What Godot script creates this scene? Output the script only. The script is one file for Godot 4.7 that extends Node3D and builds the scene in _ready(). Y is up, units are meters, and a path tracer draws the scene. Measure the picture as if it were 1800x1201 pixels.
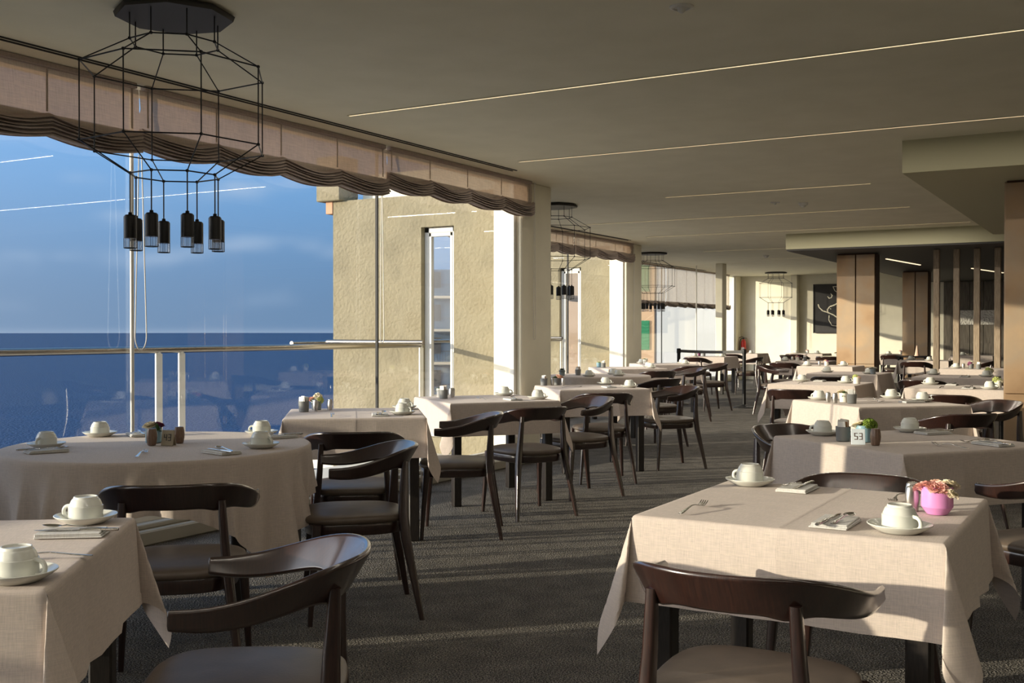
extends Node3D
# A seaside hotel dining room with staggered window bays, low sun from the left behind the camera.

const SUN_EL := 0.1396      # 8 degrees
const SUN_AZ := 0.7854      # 45 degrees
const CEIL := 2.75
const TOP := 0.76          # upper side of a tablecloth
const GLX := [-3.35, -5.2, -7.35, -9.2]          # inner plane of the glazing of each bay
const BZ0 := [5.5, -1.9, -9.7, -17.0]            # where each bay starts
const BZ1 := [-1.9, -9.7, -17.0, -28.0]          # where it ends

var mats := {}
var meshes := {}
var used := {}
var rng := RandomNumberGenerator.new()

# ------------------------------------------------------------------ mesh building
class MB:
	var v := PackedVector3Array()
	var n := PackedVector3Array()
	var uv := PackedVector2Array()
	var ix := PackedInt32Array()

	func grid(rows: Array, wrap := false, flip := false, wrap_rows := false) -> void:
		var R := rows.size()
		var Cn: int = rows[0].size()
		var base := v.size()
		var nn := PackedVector3Array()
		nn.resize(R * Cn)
		for i in (R if wrap_rows else R - 1):
			var i2 := (i + 1) % R
			for j in (Cn if wrap else Cn - 1):
				var j2 := (j + 1) % Cn
				var a: Vector3 = rows[i][j]
				var b: Vector3 = rows[i][j2]
				var c: Vector3 = rows[i2][j2]
				var d: Vector3 = rows[i2][j]
				var fn := (c - a).cross(d - b)
				if flip:
					fn = -fn
				nn[i * Cn + j] += fn
				nn[i * Cn + j2] += fn
				nn[i2 * Cn + j2] += fn
				nn[i2 * Cn + j] += fn
				var A := base + i * Cn + j
				var B := base + i * Cn + j2
				var C := base + i2 * Cn + j2
				var D := base + i2 * Cn + j
				if flip:
					ix.append_array([A, B, C, A, C, D])
				else:
					ix.append_array([A, C, B, A, D, C])
		for i in R:
			for j in Cn:
				v.append(rows[i][j])
				uv.append(Vector2(float(j) / maxf(1, Cn - 1), float(i) / maxf(1, R - 1)))
				var q := nn[i * Cn + j]
				n.append(q.normalized() if q.length() > 1e-14 else Vector3.UP)

	func poly(p: Array, centre: Vector3) -> void:   # flat convex polygon facing away from centre
		var m := Vector3.ZERO
		for q in p:
			m += q
		m /= p.size()
		var nm: Vector3 = (p[1] - p[0]).cross(p[2] - p[0]).normalized()
		var turn := nm.dot(m - centre) < 0.0
		if turn:
			nm = -nm
		var base := v.size()
		for q in p:
			v.append(q)
			n.append(nm)
			uv.append(Vector2(q.x + q.z, -q.y))
		for k in range(1, p.size() - 1):
			if turn:
				ix.append_array([base, base + k, base + k + 1])
			else:
				ix.append_array([base, base + k + 1, base + k])

	func box(c: Vector3, s: Vector3, b := 0.0, t := Transform3D.IDENTITY) -> void:
		var h := s / 2.0
		b = minf(b, minf(h.x, minf(h.y, h.z)) * 0.9)
		var f := func(x: float, y: float, z: float) -> Vector3: return t * (c + Vector3(x, y, z))
		var ctr: Vector3 = t * c
		var g := h - Vector3(b, b, b)
		for s1 in [-1.0, 1.0]:
			poly([f.call(s1 * h.x, -g.y, -g.z), f.call(s1 * h.x, g.y, -g.z), f.call(s1 * h.x, g.y, g.z), f.call(s1 * h.x, -g.y, g.z)], ctr)
			poly([f.call(-g.x, s1 * h.y, -g.z), f.call(g.x, s1 * h.y, -g.z), f.call(g.x, s1 * h.y, g.z), f.call(-g.x, s1 * h.y, g.z)], ctr)
			poly([f.call(-g.x, -g.y, s1 * h.z), f.call(g.x, -g.y, s1 * h.z), f.call(g.x, g.y, s1 * h.z), f.call(-g.x, g.y, s1 * h.z)], ctr)
			if b > 0.0:
				for s2 in [-1.0, 1.0]:
					poly([f.call(s1 * h.x, s2 * g.y, -g.z), f.call(s1 * h.x, s2 * g.y, g.z), f.call(s1 * g.x, s2 * h.y, g.z), f.call(s1 * g.x, s2 * h.y, -g.z)], ctr)
					poly([f.call(s1 * h.x, -g.y, s2 * g.z), f.call(s1 * h.x, g.y, s2 * g.z), f.call(s1 * g.x, g.y, s2 * h.z), f.call(s1 * g.x, -g.y, s2 * h.z)], ctr)
					poly([f.call(-g.x, s1 * h.y, s2 * g.z), f.call(g.x, s1 * h.y, s2 * g.z), f.call(g.x, s1 * g.y, s2 * h.z), f.call(-g.x, s1 * g.y, s2 * h.z)], ctr)
					for s3 in [-1.0, 1.0]:
						poly([f.call(s1 * h.x, s2 * g.y, s3 * g.z), f.call(s1 * g.x, s2 * h.y, s3 * g.z), f.call(s1 * g.x, s2 * g.y, s3 * h.z)], ctr)

	func lathe(prof: Array, seg := 24, sx := 1.0, sz := 1.0, at := Vector3.ZERO) -> void:   # a point given twice makes a sharp edge
		var run := []
		for k in prof.size():
			var p: Vector2 = prof[k]
			var row := PackedVector3Array()
			for j in seg:
				var a := TAU * j / seg
				row.append(at + Vector3(cos(a) * p.x * sx, p.y, sin(a) * p.x * sz))
			if k > 0 and (prof[k - 1] as Vector2).distance_to(p) < 1e-6:
				if run.size() > 1:
					grid(run, true)
				run = []
			run.append(row)
		if run.size() > 1:
			grid(run, true)

	func loft(rings: Array, cap := true) -> void:
		grid(rings, true, false)
		if cap:
			for e in [0, rings.size() - 1]:
				var p := []
				var m := Vector3.ZERO
				for q in rings[e]:
					p.append(q)
					m += q
				var inner: PackedVector3Array = rings[1] if e == 0 else rings[e - 1]
				var im := Vector3.ZERO
				for q in inner:
					im += q
				poly(p, im / inner.size())

	func tube(path: Array, r: float, seg := 8, r_end := -1.0) -> void:
		var rings := []
		var up := Vector3.UP
		var d0: Vector3 = (path[1] - path[0]).normalized()
		if absf(d0.dot(up)) > 0.9:
			up = Vector3.RIGHT
		var side := d0.cross(up).normalized()
		for k in path.size():
			var d: Vector3 = (path[mini(k + 1, path.size() - 1)] - path[maxi(k - 1, 0)]).normalized()
			side = (side - d * side.dot(d)).normalized()
			var o := side.cross(d)
			var rr := r if r_end < 0.0 else lerpf(r, r_end, float(k) / (path.size() - 1))
			var ring := PackedVector3Array()
			for j in seg:
				var a := TAU * j / seg
				ring.append(path[k] + (side * cos(a) + o * sin(a)) * rr)
			rings.append(ring)
		loft(rings)

	func done() -> ArrayMesh:
		var a := []
		a.resize(Mesh.ARRAY_MAX)
		a[Mesh.ARRAY_VERTEX] = v
		a[Mesh.ARRAY_NORMAL] = n
		a[Mesh.ARRAY_TEX_UV] = uv
		a[Mesh.ARRAY_INDEX] = ix
		var m := ArrayMesh.new()
		m.add_surface_from_arrays(Mesh.PRIMITIVE_TRIANGLES, a)
		return m

# ------------------------------------------------------------------ nodes
func numbered(called: String) -> String:
	var k: int = used.get(called, 0)
	used[called] = k + 1
	return called if k == 0 else "%s_%03d" % [called, k]

func tag(o: Node3D, label: String, category: String, group := "", kind := "") -> void:
	if label: o.set_meta("label", label)
	if category: o.set_meta("category", category)
	if group: o.set_meta("group", group)
	if kind: o.set_meta("kind", kind)

func thing(called: String, label: String, category: String, at := Vector3.ZERO, yaw := 0.0, group := "") -> Node3D:
	var o := Node3D.new()
	o.name = numbered(called)
	add_child(o)
	o.position = at
	o.rotation.y = yaw
	tag(o, label, category, group)
	return o

func part(parent: Node3D, called: String, mesh: Mesh, m: Material, at := Vector3.ZERO, rot := Vector3.ZERO, label := "") -> MeshInstance3D:
	var o := MeshInstance3D.new()
	o.name = called
	o.mesh = mesh
	o.material_override = m
	parent.add_child(o, true)
	o.position = at
	o.rotation = rot
	if label: o.set_meta("label", label)
	return o

func solo(called: String, label: String, category: String, mesh: Mesh, m: Material, at := Vector3.ZERO, yaw := 0.0, group := "") -> MeshInstance3D:
	var o := part(self, numbered(called), mesh, m, at, Vector3(0, yaw, 0))
	tag(o, label, category, group)
	return o

func struct(called: String, mesh: Mesh, m: Material, at := Vector3.ZERO) -> MeshInstance3D:
	var o := part(self, numbered(called), mesh, m, at)
	o.set_meta("kind", "structure")
	return o

func boxm(s: Vector3, b := 0.0, c := Vector3.ZERO) -> ArrayMesh:
	var key := "box%s%s%s" % [s, b, c]
	if not meshes.has(key):
		var k := MB.new()
		k.box(c, s, b)
		meshes[key] = k.done()
	return meshes[key]

func face(f: Vector2) -> float:   # the turn about y that makes -z look along f = (x, z)
	return atan2(-f.x, -f.y)

# ------------------------------------------------------------------ materials
func noise_tex(freq: float, colors: Array, size := 512, type := FastNoiseLite.TYPE_SIMPLEX_SMOOTH, octaves := 4, sd := 1, normal := false, bump := 8.0) -> NoiseTexture2D:
	var f := FastNoiseLite.new()
	f.noise_type = type
	f.frequency = freq
	f.fractal_octaves = octaves
	f.seed = sd
	var t := NoiseTexture2D.new()
	t.width = size
	t.height = size
	t.seamless = true
	t.noise = f
	if normal:
		t.as_normal_map = true
		t.bump_strength = bump
	elif colors.size():
		var g := Gradient.new()
		var off := PackedFloat32Array()
		var col := PackedColorArray()
		for k in colors.size():
			off.append(float(k) / maxf(1, colors.size() - 1))
			col.append(colors[k])
		g.offsets = off
		g.colors = col
		t.color_ramp = g
	return t

func lin(r: float, g: float, b: float) -> Color:
	return Color(r, g, b).linear_to_srgb()

func mat(called: String, c: Color, rough := 0.6, metal := 0.0, tex: Texture2D = null, scale := 1.0, bump: Texture2D = null, bump_cm := 0.1, world := false) -> StandardMaterial3D:
	var m := StandardMaterial3D.new()
	m.resource_name = called
	m.albedo_color = c
	m.roughness = rough
	m.metallic = metal
	if tex or bump:
		m.uv1_triplanar = true
		m.uv1_world_triplanar = world
		m.uv1_scale = Vector3.ONE * scale
	if tex:
		m.albedo_texture = tex
	if bump:
		m.heightmap_enabled = true
		m.heightmap_texture = bump
		m.heightmap_scale = bump_cm
	mats[called] = m
	return m

func weave() -> ImageTexture:   # slubbed linen: uneven threads both ways
	var S := 384
	var im := Image.create(S, S, false, Image.FORMAT_RGB8)
	var f := FastNoiseLite.new()
	f.seed = 7
	f.frequency = 1.0
	f.noise_type = FastNoiseLite.TYPE_VALUE
	f.fractal_type = FastNoiseLite.FRACTAL_NONE
	for y in S:
		for x in S:
			var a := f.get_noise_2d(x * 0.55, y * 0.022)
			var b := f.get_noise_2d(x * 0.022 + 300.0, y * 0.55)
			var c := f.get_noise_2d(x * 0.8 + 50, y * 0.8 + 90)
			var l := 0.93 + 0.05 * a + 0.05 * b + 0.025 * c
			im.set_pixel(x, y, Color(l, l - 0.006 * a, l - 0.012 * b))
	return ImageTexture.create_from_image(im)

func grain(light: Color, dark: Color, along := 0.02, across := 0.25, sd := 3) -> ImageTexture:
	var S := 256
	var im := Image.create(S, S, false, Image.FORMAT_RGB8)
	var f := FastNoiseLite.new()
	f.seed = sd
	f.frequency = 1.0
	f.fractal_octaves = 3
	for y in S:
		for x in S:
			var a := f.get_noise_2d(x * across, y * along)
			im.set_pixel(x, y, light.lerp(dark, clampf(0.5 + a, 0, 1)))
	return ImageTexture.create_from_image(im)

func make_materials() -> void:
	var fine := noise_tex(0.35, [Color(0, 0, 0), Color(1, 1, 1)], 512, FastNoiseLite.TYPE_SIMPLEX, 2, 5)
	var m: StandardMaterial3D
	var pile := noise_tex(0.16, [lin(.02, .017, .017), lin(.11, .098, .09), lin(.56, .51, .42), lin(.95, .90, .76)], 1024, FastNoiseLite.TYPE_SIMPLEX, 3, 11)
	mat("carpet", Color.WHITE, 0.95, 0.0, pile, .62, noise_tex(0.11, [], 1024, FastNoiseLite.TYPE_SIMPLEX, 3, 12), 10.0, true)
	mats.carpet.detail_enabled = true
	mats.carpet.detail_albedo = noise_tex(0.012, [Color(.75, .75, .76), Color(1, 1, 1)], 512, FastNoiseLite.TYPE_SIMPLEX_SMOOTH, 3, 13)
	mats.carpet.detail_blend_mode = BaseMaterial3D.BLEND_MODE_MUL
	m = mat("cloth", lin(.62, .535, .475), 0.85, 0.0, weave(), 6.5)
	m.rim_enabled = true
	m.rim = 0.25
	m.backlight_enabled = true
	m.backlight = Color(.16, .13, .11)
	m = mat("wood", Color.WHITE, 0.3, 0.0, grain(lin(.034, .013, .009), lin(.014, .006, .005), .012, .16), 4.0)
	m.clearcoat_enabled = true
	m.clearcoat = 1.0
	m.clearcoat_roughness = 0.16
	mat("table_wood", Color.WHITE, 0.4, 0.0, grain(lin(.022, .016, .013), lin(.009, .007, .006), .02, .2, 8), 3.0)
	mat("leather", lin(.115, .086, .064), 0.42, 0.0, noise_tex(0.02, [Color(.86, .86, .86), Color.WHITE], 256), 2.0, noise_tex(0.25, [], 256, FastNoiseLite.TYPE_CELLULAR, 2, 4), 0.02)
	m = mat("porcelain", lin(.68, .69, .63), 0.16)
	m.clearcoat_enabled = true
	m.clearcoat = 0.3
	m.clearcoat_roughness = 0.05
	mat("steel", lin(.62, .60, .57), 0.17, 1.0)
	mat("brushed", lin(.55, .53, .50), 0.3, 1.0)
	mat("napkin", lin(.70, .69, .66), 0.85, 0.0, weave(), 6.0)
	mat("plaster", lin(.86, .82, .66), 0.85, 0.0, noise_tex(0.01, [Color(.96, .96, .95), Color.WHITE], 512, FastNoiseLite.TYPE_SIMPLEX_SMOOTH, 4, 3), .35, null, .1, true)
	mat("wall_paint", lin(.78, .74, .60), 0.8, 0.0, noise_tex(0.02, [Color(.96, .96, .96), Color.WHITE], 256), .5, null, .1, true)
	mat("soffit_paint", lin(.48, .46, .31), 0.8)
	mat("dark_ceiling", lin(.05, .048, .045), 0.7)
	mat("stucco", lin(.265, .232, .152), 0.9, 0.0, noise_tex(0.006, [Color(.9, .9, .9), Color.WHITE, Color(.95, .94, .92)], 512, FastNoiseLite.TYPE_SIMPLEX_SMOOTH, 4, 21), .5, noise_tex(0.06, [], 512, FastNoiseLite.TYPE_SIMPLEX, 4, 22), 0.6, true)
	mat("terracotta", lin(.55, .32, .20), 0.9)
	mat("terrace", lin(.70, .66, .56), 0.7)
	mat("kerb", lin(.35, .33, .27), 0.6)
	mat("white_frame", lin(.64, .63, .58), 0.4)
	mat("dark_gap", lin(.012, .012, .012), 0.7)
	mat("black_metal", lin(.012, .012, .013), 0.4, 0.3)
	mat("plate_metal", lin(.05, .047, .045), 0.55, 0.3)
	m = mat("bronze", Color.WHITE, 0.38, 0.55, noise_tex(0.005, [lin(.34, .22, .125), lin(.44, .30, .18), lin(.43, .33, .23), lin(.52, .37, .23)], 512, FastNoiseLite.TYPE_SIMPLEX_SMOOTH, 5, 31), .45, null, .1, true)
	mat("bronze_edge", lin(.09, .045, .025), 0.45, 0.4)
	mat("slat_wood", Color.WHITE, 0.5, 0.0, grain(lin(.34, .27, .19), lin(.20, .15, .10), .015, .2, 9), 1.5)
	mat("panel_wood", Color.WHITE, 0.6, 0.0, grain(lin(.19, .165, .13), lin(.10, .085, .065), .008, .12, 10), 1.0)
	mat("orange_wood", Color.WHITE, 0.5, 0.0, grain(lin(.34, .13, .04), lin(.2, .07, .02), .01, .1, 14), 1.0)
	m = mat("sheer", Color(lin(.60, .53, .46), .94), 0.9, 0.0, weave(), 2.5)
	m.backlight_enabled = true
	m.backlight = Color(.62, .54, .48)
	m.transparency = BaseMaterial3D.TRANSPARENCY_ALPHA
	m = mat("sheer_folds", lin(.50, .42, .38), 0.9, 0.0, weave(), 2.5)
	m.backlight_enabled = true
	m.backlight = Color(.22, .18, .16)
	m = mat("sheer_pale", Color(lin(.74, .69, .62), .6), 0.9, 0.0, weave(), 2.5)
	m.backlight_enabled = true
	m.backlight = Color(.8, .74, .66)
	m.transparency = BaseMaterial3D.TRANSPARENCY_ALPHA
	mat("chain", lin(.72, .70, .64), 0.5)
	m = mat("glass", Color(.55, .62, .62, .015), 0.0)
	m.transparency = BaseMaterial3D.TRANSPARENCY_ALPHA
	m = mat("lamp_glass", Color(.7, .7, .7, .25), 0.02)
	m.transparency = BaseMaterial3D.TRANSPARENCY_ALPHA
	m = mat("chrome", lin(.30, .27, .23), 0.16, 1.0)
	m = mat("led", Color(1, .93, .82), 0.5)
	m.emission_enabled = true
	m.emission = Color(1, .90, .74)
	m.emission_energy_multiplier = 1.1
	m = mat("sea", lin(.003, .045, .16), 0.3, 0.0)
	m.metallic_specular = 0.2
	m.uv1_triplanar = true
	m.uv1_world_triplanar = true
	m.uv1_scale = Vector3.ONE * 0.02
	m.normal_enabled = true
	m.normal_texture = noise_tex(0.06, [], 1024, FastNoiseLite.TYPE_SIMPLEX, 5, 41, true, 22.0)
	m.normal_scale = 1.0
	m.albedo_texture = noise_tex(0.09, [Color(.6, .64, .7), Color(.85, .88, .9), Color(1, 1, 1)], 1024, FastNoiseLite.TYPE_SIMPLEX, 5, 42)
	mat("leaf", lin(.06, .13, .03), 0.55)
	mat("leaf_dark", lin(.045, .06, .03), 0.6)
	mat("leaf_plum", lin(.07, .02, .03), 0.6)
	mat("moss", lin(.17, .26, .03), 0.8)
	mat("lime", lin(.55, .60, .20), 0.7)
	mat("petal_pink", lin(.88, .50, .43), 0.6)
	mat("petal_blush", lin(.82, .55, .42), 0.6)
	mat("petal_cream", lin(.86, .78, .58), 0.6)
	mat("petal_white", lin(.84, .82, .72), 0.6)
	mat("petal_violet", lin(.30, .08, .18), 0.6)
	for k in ["petal_pink", "petal_blush", "petal_cream", "petal_white", "leaf", "lime"]:
		mats[k].backlight_enabled = true
		mats[k].backlight = mats[k].albedo_color * 0.5
	mat("pot_pink", lin(.68, .27, .56), 0.22)
	mat("pot_blue", lin(.24, .40, .48), 0.4)
	mat("pot_grey", lin(.18, .185, .18), 0.6)
	mat("pot_slate", lin(.22, .26, .27), 0.5)
	mat("pot_white", lin(.78, .75, .66), 0.3)
	mat("pot_plum", lin(.14, .03, .09), 0.4)
	mat("wooden", Color.WHITE, 0.35, 0.0, grain(lin(.24, .155, .105), lin(.13, .08, .055), .02, .3, 17), 8.0)
	mat("packet", lin(.80, .79, .74), 0.7)
	mat("packet_brown", lin(.45, .25, .13), 0.7)
	mat("card", lin(.70, .78, .84), 0.4)
	mat("card_dark", lin(.27, .22, .14), 0.6)
	mat("ink", lin(.10, .055, .04), 0.6)
	mat("ink_black", lin(.012, .012, .012), 0.6)
	mat("plastic_white", lin(.72, .71, .66), 0.5)
	mat("red_paint", lin(.55, .03, .02), 0.35)
	mat("orange_paper", lin(.75, .25, .05), 0.6)
	mat("belt", lin(.07, .07, .068), 0.7)
	mat("facade_shade_blue", lin(.05, .10, .17), 0.8)  # dark blue carries the shade on the far balconied house
	mat("facade_cream", lin(.62, .52, .36), 0.9)
	mat("facade_orange", lin(.52, .36, .23), 0.9)
	mat("facade_white", lin(.46, .475, .47), 0.9)
	mat("shutter_green", lin(.02, .20, .09), 0.6)
	mat("relief_art", lin(.78, .75, .68), 0.8, 0.0, null, 3.0, noise_tex(0.03, [], 256, FastNoiseLite.TYPE_CELLULAR, 3, 51), 3.0)
	mat("painting", Color.WHITE, 0.6)
	mats.painting.albedo_texture = painting()

func painting() -> ImageTexture:   # a dark canvas with loose pale brush curves
	var S := 256
	var im := Image.create(S, S, false, Image.FORMAT_RGB8)
	var f := FastNoiseLite.new()
	f.seed = 3
	f.frequency = 0.02
	for y in S:
		for x in S:
			var k := 0.5 + 0.5 * f.get_noise_2d(x, y)
			im.set_pixel(x, y, Color(.09, .08, .085).lerp(Color(.16, .15, .15), k))
	var strokes := [
		[[20, 105], [26, 122], [45, 140], [75, 150], [105, 164], [140, 190], 3.6],
		[[75, 152], [70, 135], [82, 118], [110, 108], [140, 90], 4.2],
		[[72, 62], [80, 72], [92, 68], [96, 56], [88, 46], 2.6],
		[[100, 8], [140, 10], [190, 40], [150, 60], [110, 30], [100, 8], 2.2],
		[[80, 165], [78, 190], [95, 220], [135, 226], [175, 205], 2.6],
		[[140, 90], [180, 120], [200, 160], [175, 205], 2.4],
		[[86, 128], [90, 131], 2.6]]
	for s in strokes:
		var w: float = s[-1]
		for k in s.size() - 2:
			for q in 60:
				var t := q / 60.0
				var c := Vector2(s[k][0], s[k][1]).lerp(Vector2(s[k + 1][0], s[k + 1][1]), t)
				for dx in range(-5, 6):
					for dy in range(-5, 6):
						if Vector2(dx, dy).length() < w * (0.75 + 0.3 * f.get_noise_2d(c.x * 5, c.y * 5)):
							im.set_pixel(clampi(int(c.x) + dx, 0, S - 1), clampi(int(c.y) + dy, 0, S - 1), Color(.86, .84, .76))
	return ImageTexture.create_from_image(im)

func sky_picture() -> ImageTexture:   # air that pales to the horizon, thin streaks of high cloud
	var W := 1024
	var H := 512
	var im := Image.create(W, H, false, Image.FORMAT_RGBF)
	var f := FastNoiseLite.new()
	f.seed = 19
	f.frequency = 1.0
	f.fractal_octaves = 4
	var sun_at := Vector3(-sin(SUN_AZ) * cos(SUN_EL), sin(SUN_EL), cos(SUN_AZ) * cos(SUN_EL))
	for y in H:
		var el := 90.0 - (y + 0.5) * 180.0 / H
		var e := maxf(el, 0.0)
		var base: Color
		var hz := Color(.086, .178, .318)
		var mid := Color(.100, .295, .590)
		var zen := Color(.075, .195, .47)
		if e < 12.0:
			base = hz.lerp(mid, smoothstep(0.0, 1.0, e / 12.0))
		else:
			base = mid.lerp(zen, smoothstep(0.0, 1.0, (e - 12.0) / 78.0))
		for x in W:
			var c := base
			if e > 0.0:
				var a := TAU * x / W
				var p := Vector3(cos(a) * 4.0, e * 0.42, sin(a) * 4.0)
				var q := f.get_noise_3d(p.x, p.y, p.z) + 0.35 * f.get_noise_3d(p.x * 4.0, p.y * 3.0, p.z * 4.0)
				var k := smoothstep(0.05, 0.75, q) * smoothstep(0.3, 3.5, e) * (1.0 - smoothstep(14.0, 40.0, e) * 0.7)
				c = c.lerp(Color(.32, .42, .56), k * 0.62)
			# hazy aureole round the low sun, strengthened to fill the room with light
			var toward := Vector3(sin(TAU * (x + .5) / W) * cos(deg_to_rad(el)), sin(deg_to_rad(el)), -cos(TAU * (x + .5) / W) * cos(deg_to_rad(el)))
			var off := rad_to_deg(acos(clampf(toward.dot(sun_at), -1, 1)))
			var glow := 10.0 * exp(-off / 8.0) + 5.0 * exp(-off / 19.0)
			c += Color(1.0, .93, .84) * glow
			im.set_pixel(x, y, c)
	return ImageTexture.create_from_image(im)

# ------------------------------------------------------------------ camera, sky, sun
func view_and_light() -> void:
	var cam := Camera3D.new()
	cam.name = "camera"
	add_child(cam)
	cam.position = Vector3(0, 1.28, 0)
	cam.rotation = Vector3(deg_to_rad(-0.53), deg_to_rad(30.2), 0)
	cam.fov = rad_to_deg(2.0 * atan(600.5 / 1890.0))
	cam.near = 0.05
	cam.far = 20000.0
	cam.current = true
	var we := WorldEnvironment.new()
	we.name = "environment"
	var e := Environment.new()
	e.tonemap_mode = Environment.TONE_MAPPER_LINEAR
	e.tonemap_exposure = 1.28
	e.background_mode = Environment.BG_SKY
	var s := Sky.new()
	var pm := PanoramaSkyMaterial.new()
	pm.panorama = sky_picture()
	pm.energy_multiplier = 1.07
	s.sky_material = pm
	e.sky = s
	e.sdfgi_enabled = true
	e.ssao_enabled = true
	e.ssil_enabled = true
	we.environment = e
	add_child(we)
	var sun := DirectionalLight3D.new()
	sun.name = "sun"
	sun.light_color = Color(1.0, .95, .84)
	sun.light_energy = 1.4
	sun.light_angular_distance = 0.55
	sun.shadow_enabled = true
	add_child(sun)
	var el := SUN_EL
	var az := SUN_AZ
	sun.look_at_from_position(Vector3.ZERO, Vector3(sin(az) * cos(el), -sin(el), -cos(az) * cos(el)), Vector3.UP)

# ------------------------------------------------------------------ the building
func quad_pane(a: Vector3, b: Vector3, y0: float, y1: float) -> ArrayMesh:
	var k := MB.new()
	k.grid([PackedVector3Array([Vector3(a.x, y0, a.z), Vector3(b.x, y0, b.z)]), PackedVector3Array([Vector3(a.x, y1, a.z), Vector3(b.x, y1, b.z)])])
	return k.done()

func building() -> void:
	# floor and ceiling follow the steps of the bays
	var fl := MB.new()
	var te := MB.new()
	var ce := MB.new()
	for k in 4:
		var z0: float = BZ0[k]
		var z1: float = BZ1[k]
		var x0: float = GLX[k]
		fl.box(Vector3((x0 + 6.0) / 2, -.15, (z0 + z1) / 2), Vector3(6.0 - x0, .3, z0 - z1))
		te.box(Vector3(x0 - .75, -.17, (z0 + z1) / 2), Vector3(1.5, .3, z0 - z1))
		ce.box(Vector3((x0 - .25 + 6.0) / 2, CEIL + .15, (z0 + z1) / 2), Vector3(6.25 - x0, .3, z0 - z1))
	struct("floor", fl.done(), mats.carpet)
	struct("terrace_floor", te.done(), mats.terrace)
	struct("ceiling", ce.done(), mats.plaster)
	# closing walls
	struct("wall_right", boxm(Vector3(.2, CEIL, 33.5), 0, Vector3(6.1, CEIL / 2, -11.25)), mats.wall_paint)
	struct("wall_back", boxm(Vector3(9.3, CEIL, .2), 0, Vector3(1.55, CEIL / 2, 5.6)), mats.wall_paint)
	struct("wall_end", boxm(Vector3(15.7, CEIL, .2), 0, Vector3(-1.75, CEIL / 2, -28.1)), mats.wall_paint)
	struct("pilaster_end", boxm(Vector3(.18, CEIL, .22), .01, Vector3(-7.72, CEIL / 2, -27.9)), mats.wall_paint)
	# stepped window bays
	for k in 4:
		var x: float = GLX[k]
		var z0: float = BZ0[k]
		var z1: float = BZ1[k]
		# low kerb under the glass
		var kb := MB.new()
		kb.box(Vector3(x + .03, .045, (z0 + z1) / 2), Vector3(.16, .09, z0 - z1 - .02), .01)
		kb.box(Vector3(x + .0, .105, (z0 + z1) / 2), Vector3(.10, .03, z0 - z1 - .02), .006)
		struct("trim_%d" % (k + 1), kb.done(), mats.kerb)
		if k < 3:
			var xo: float = GLX[k + 1] - .52
			var zc := z1 + .1
			var wa: float = -4.22 if k == 0 else x - 1.04
			var wb := wa - (.44 if k == 0 else .42)
			var w := MB.new()
			w.box(Vector3((x - .3 + wa) / 2, 1.2, zc), Vector3(wa - (x - .3), 3.1, .2).abs(), 0)
			w.box(Vector3((wb + xo) / 2, 1.2, zc), Vector3(wb - xo, 3.1, .2), 0)
			w.box(Vector3((wa + wb) / 2, 2.575, zc), Vector3(wa - wb, .35, .2), 0)
			w.box(Vector3((wa + wb) / 2, -.1, zc), Vector3(wa - wb, .5, .2), 0)
			var ww := struct("wall_return", w.done(), mats.stucco)
			part(ww, "cornice", boxm(Vector3(.34, .5, .34), .01, Vector3(xo - .02, 3.0, zc)), mats.stucco)
			part(ww, "cornice_end", boxm(Vector3(.10, .18, .22), .005, Vector3(xo - .05, 2.70, zc)), mats.terracotta)
			# tall narrow window in the return wall
			var wn := thing("window_narrow", "", "", Vector3((wa + wb) / 2, 0, zc), 0.0)
			wn.set_meta("kind", "structure")
			var fw := wa - wb
			var fr := MB.new()
			for sx in [-1, 1]:
				fr.box(Vector3(sx * (fw / 2 - .03), 1.275, 0), Vector3(.06, 2.25, .07), .006)
			fr.box(Vector3(0, 2.37, 0), Vector3(fw, .06, .07), .006)
			fr.box(Vector3(0, .18, 0), Vector3(fw, .06, .07), .006)
			part(wn, "window_frame", fr.done(), mats.white_frame)
			var sash := MB.new()
			for sx in [-1, 1]:
				sash.box(Vector3(sx * (fw / 2 - .075), 1.275, .01), Vector3(.03, 2.13, .05), .004)
			sash.box(Vector3(0, 2.32, .01), Vector3(fw - .12, .04, .05), .004)
			sash.box(Vector3(0, .23, .01), Vector3(fw - .12, .04, .05), .004)
			part(wn, "sash", sash.done(), mats.white_frame)
			part(wn, "pane", quad_pane(Vector3(-fw / 2 + .09, 0, .01), Vector3(fw / 2 - .09, 0, .01), .25, 2.30), mats.glass)
			# cream pillar that closes the bay
			struct("pillar", boxm(Vector3(.32, CEIL, .2 if k == 0 else .62), .012, Vector3(x - .14, CEIL / 2, z1 + (.1 if k == 0 else .31))), mats.wall_paint)
	# glazing
	var joints := [[5.3, 3.0, .55, -1.3], [-1.88, -4.45, -6.89, -9.08], [-9.72, -12.1, -14.4, -16.4], [-17.02, -19.6, -22.6, -27.6]]
	for k in 4:
		var x: float = GLX[k] - .06
		for j in 3:
			var za: float = joints[k][j]
			var zb: float = joints[k][j + 1]
			var wn := thing("window_%d" % (k * 3 + j + 1), "", "")
			wn.set_meta("kind", "structure")
			part(wn, "pane", quad_pane(Vector3(x, 0, za), Vector3(x, 0, zb), .12, CEIL), mats.glass)
			var b := MB.new()
			if j == 0:
				b.tube([Vector3(x + .02, .12, zb), Vector3(x + .02, CEIL, zb)], .012, 8)
			elif j == 1:
				b.box(Vector3(x, 1.43, zb), Vector3(.022, 2.64, .014), 0)
			else:
				b.box(Vector3(x, 1.43, zb + .025), Vector3(.05, 2.64, .04), .004)
			part(wn, "mullion", b.done(), mats.white_frame if j != 1 else mats.dark_gap)
			var r := MB.new()
			r.box(Vector3(x, .135, (za + zb) / 2), Vector3(.05, .03, za - zb), 0)
			part(wn, "bottom_rail", r.done(), mats.white_frame)
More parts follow.
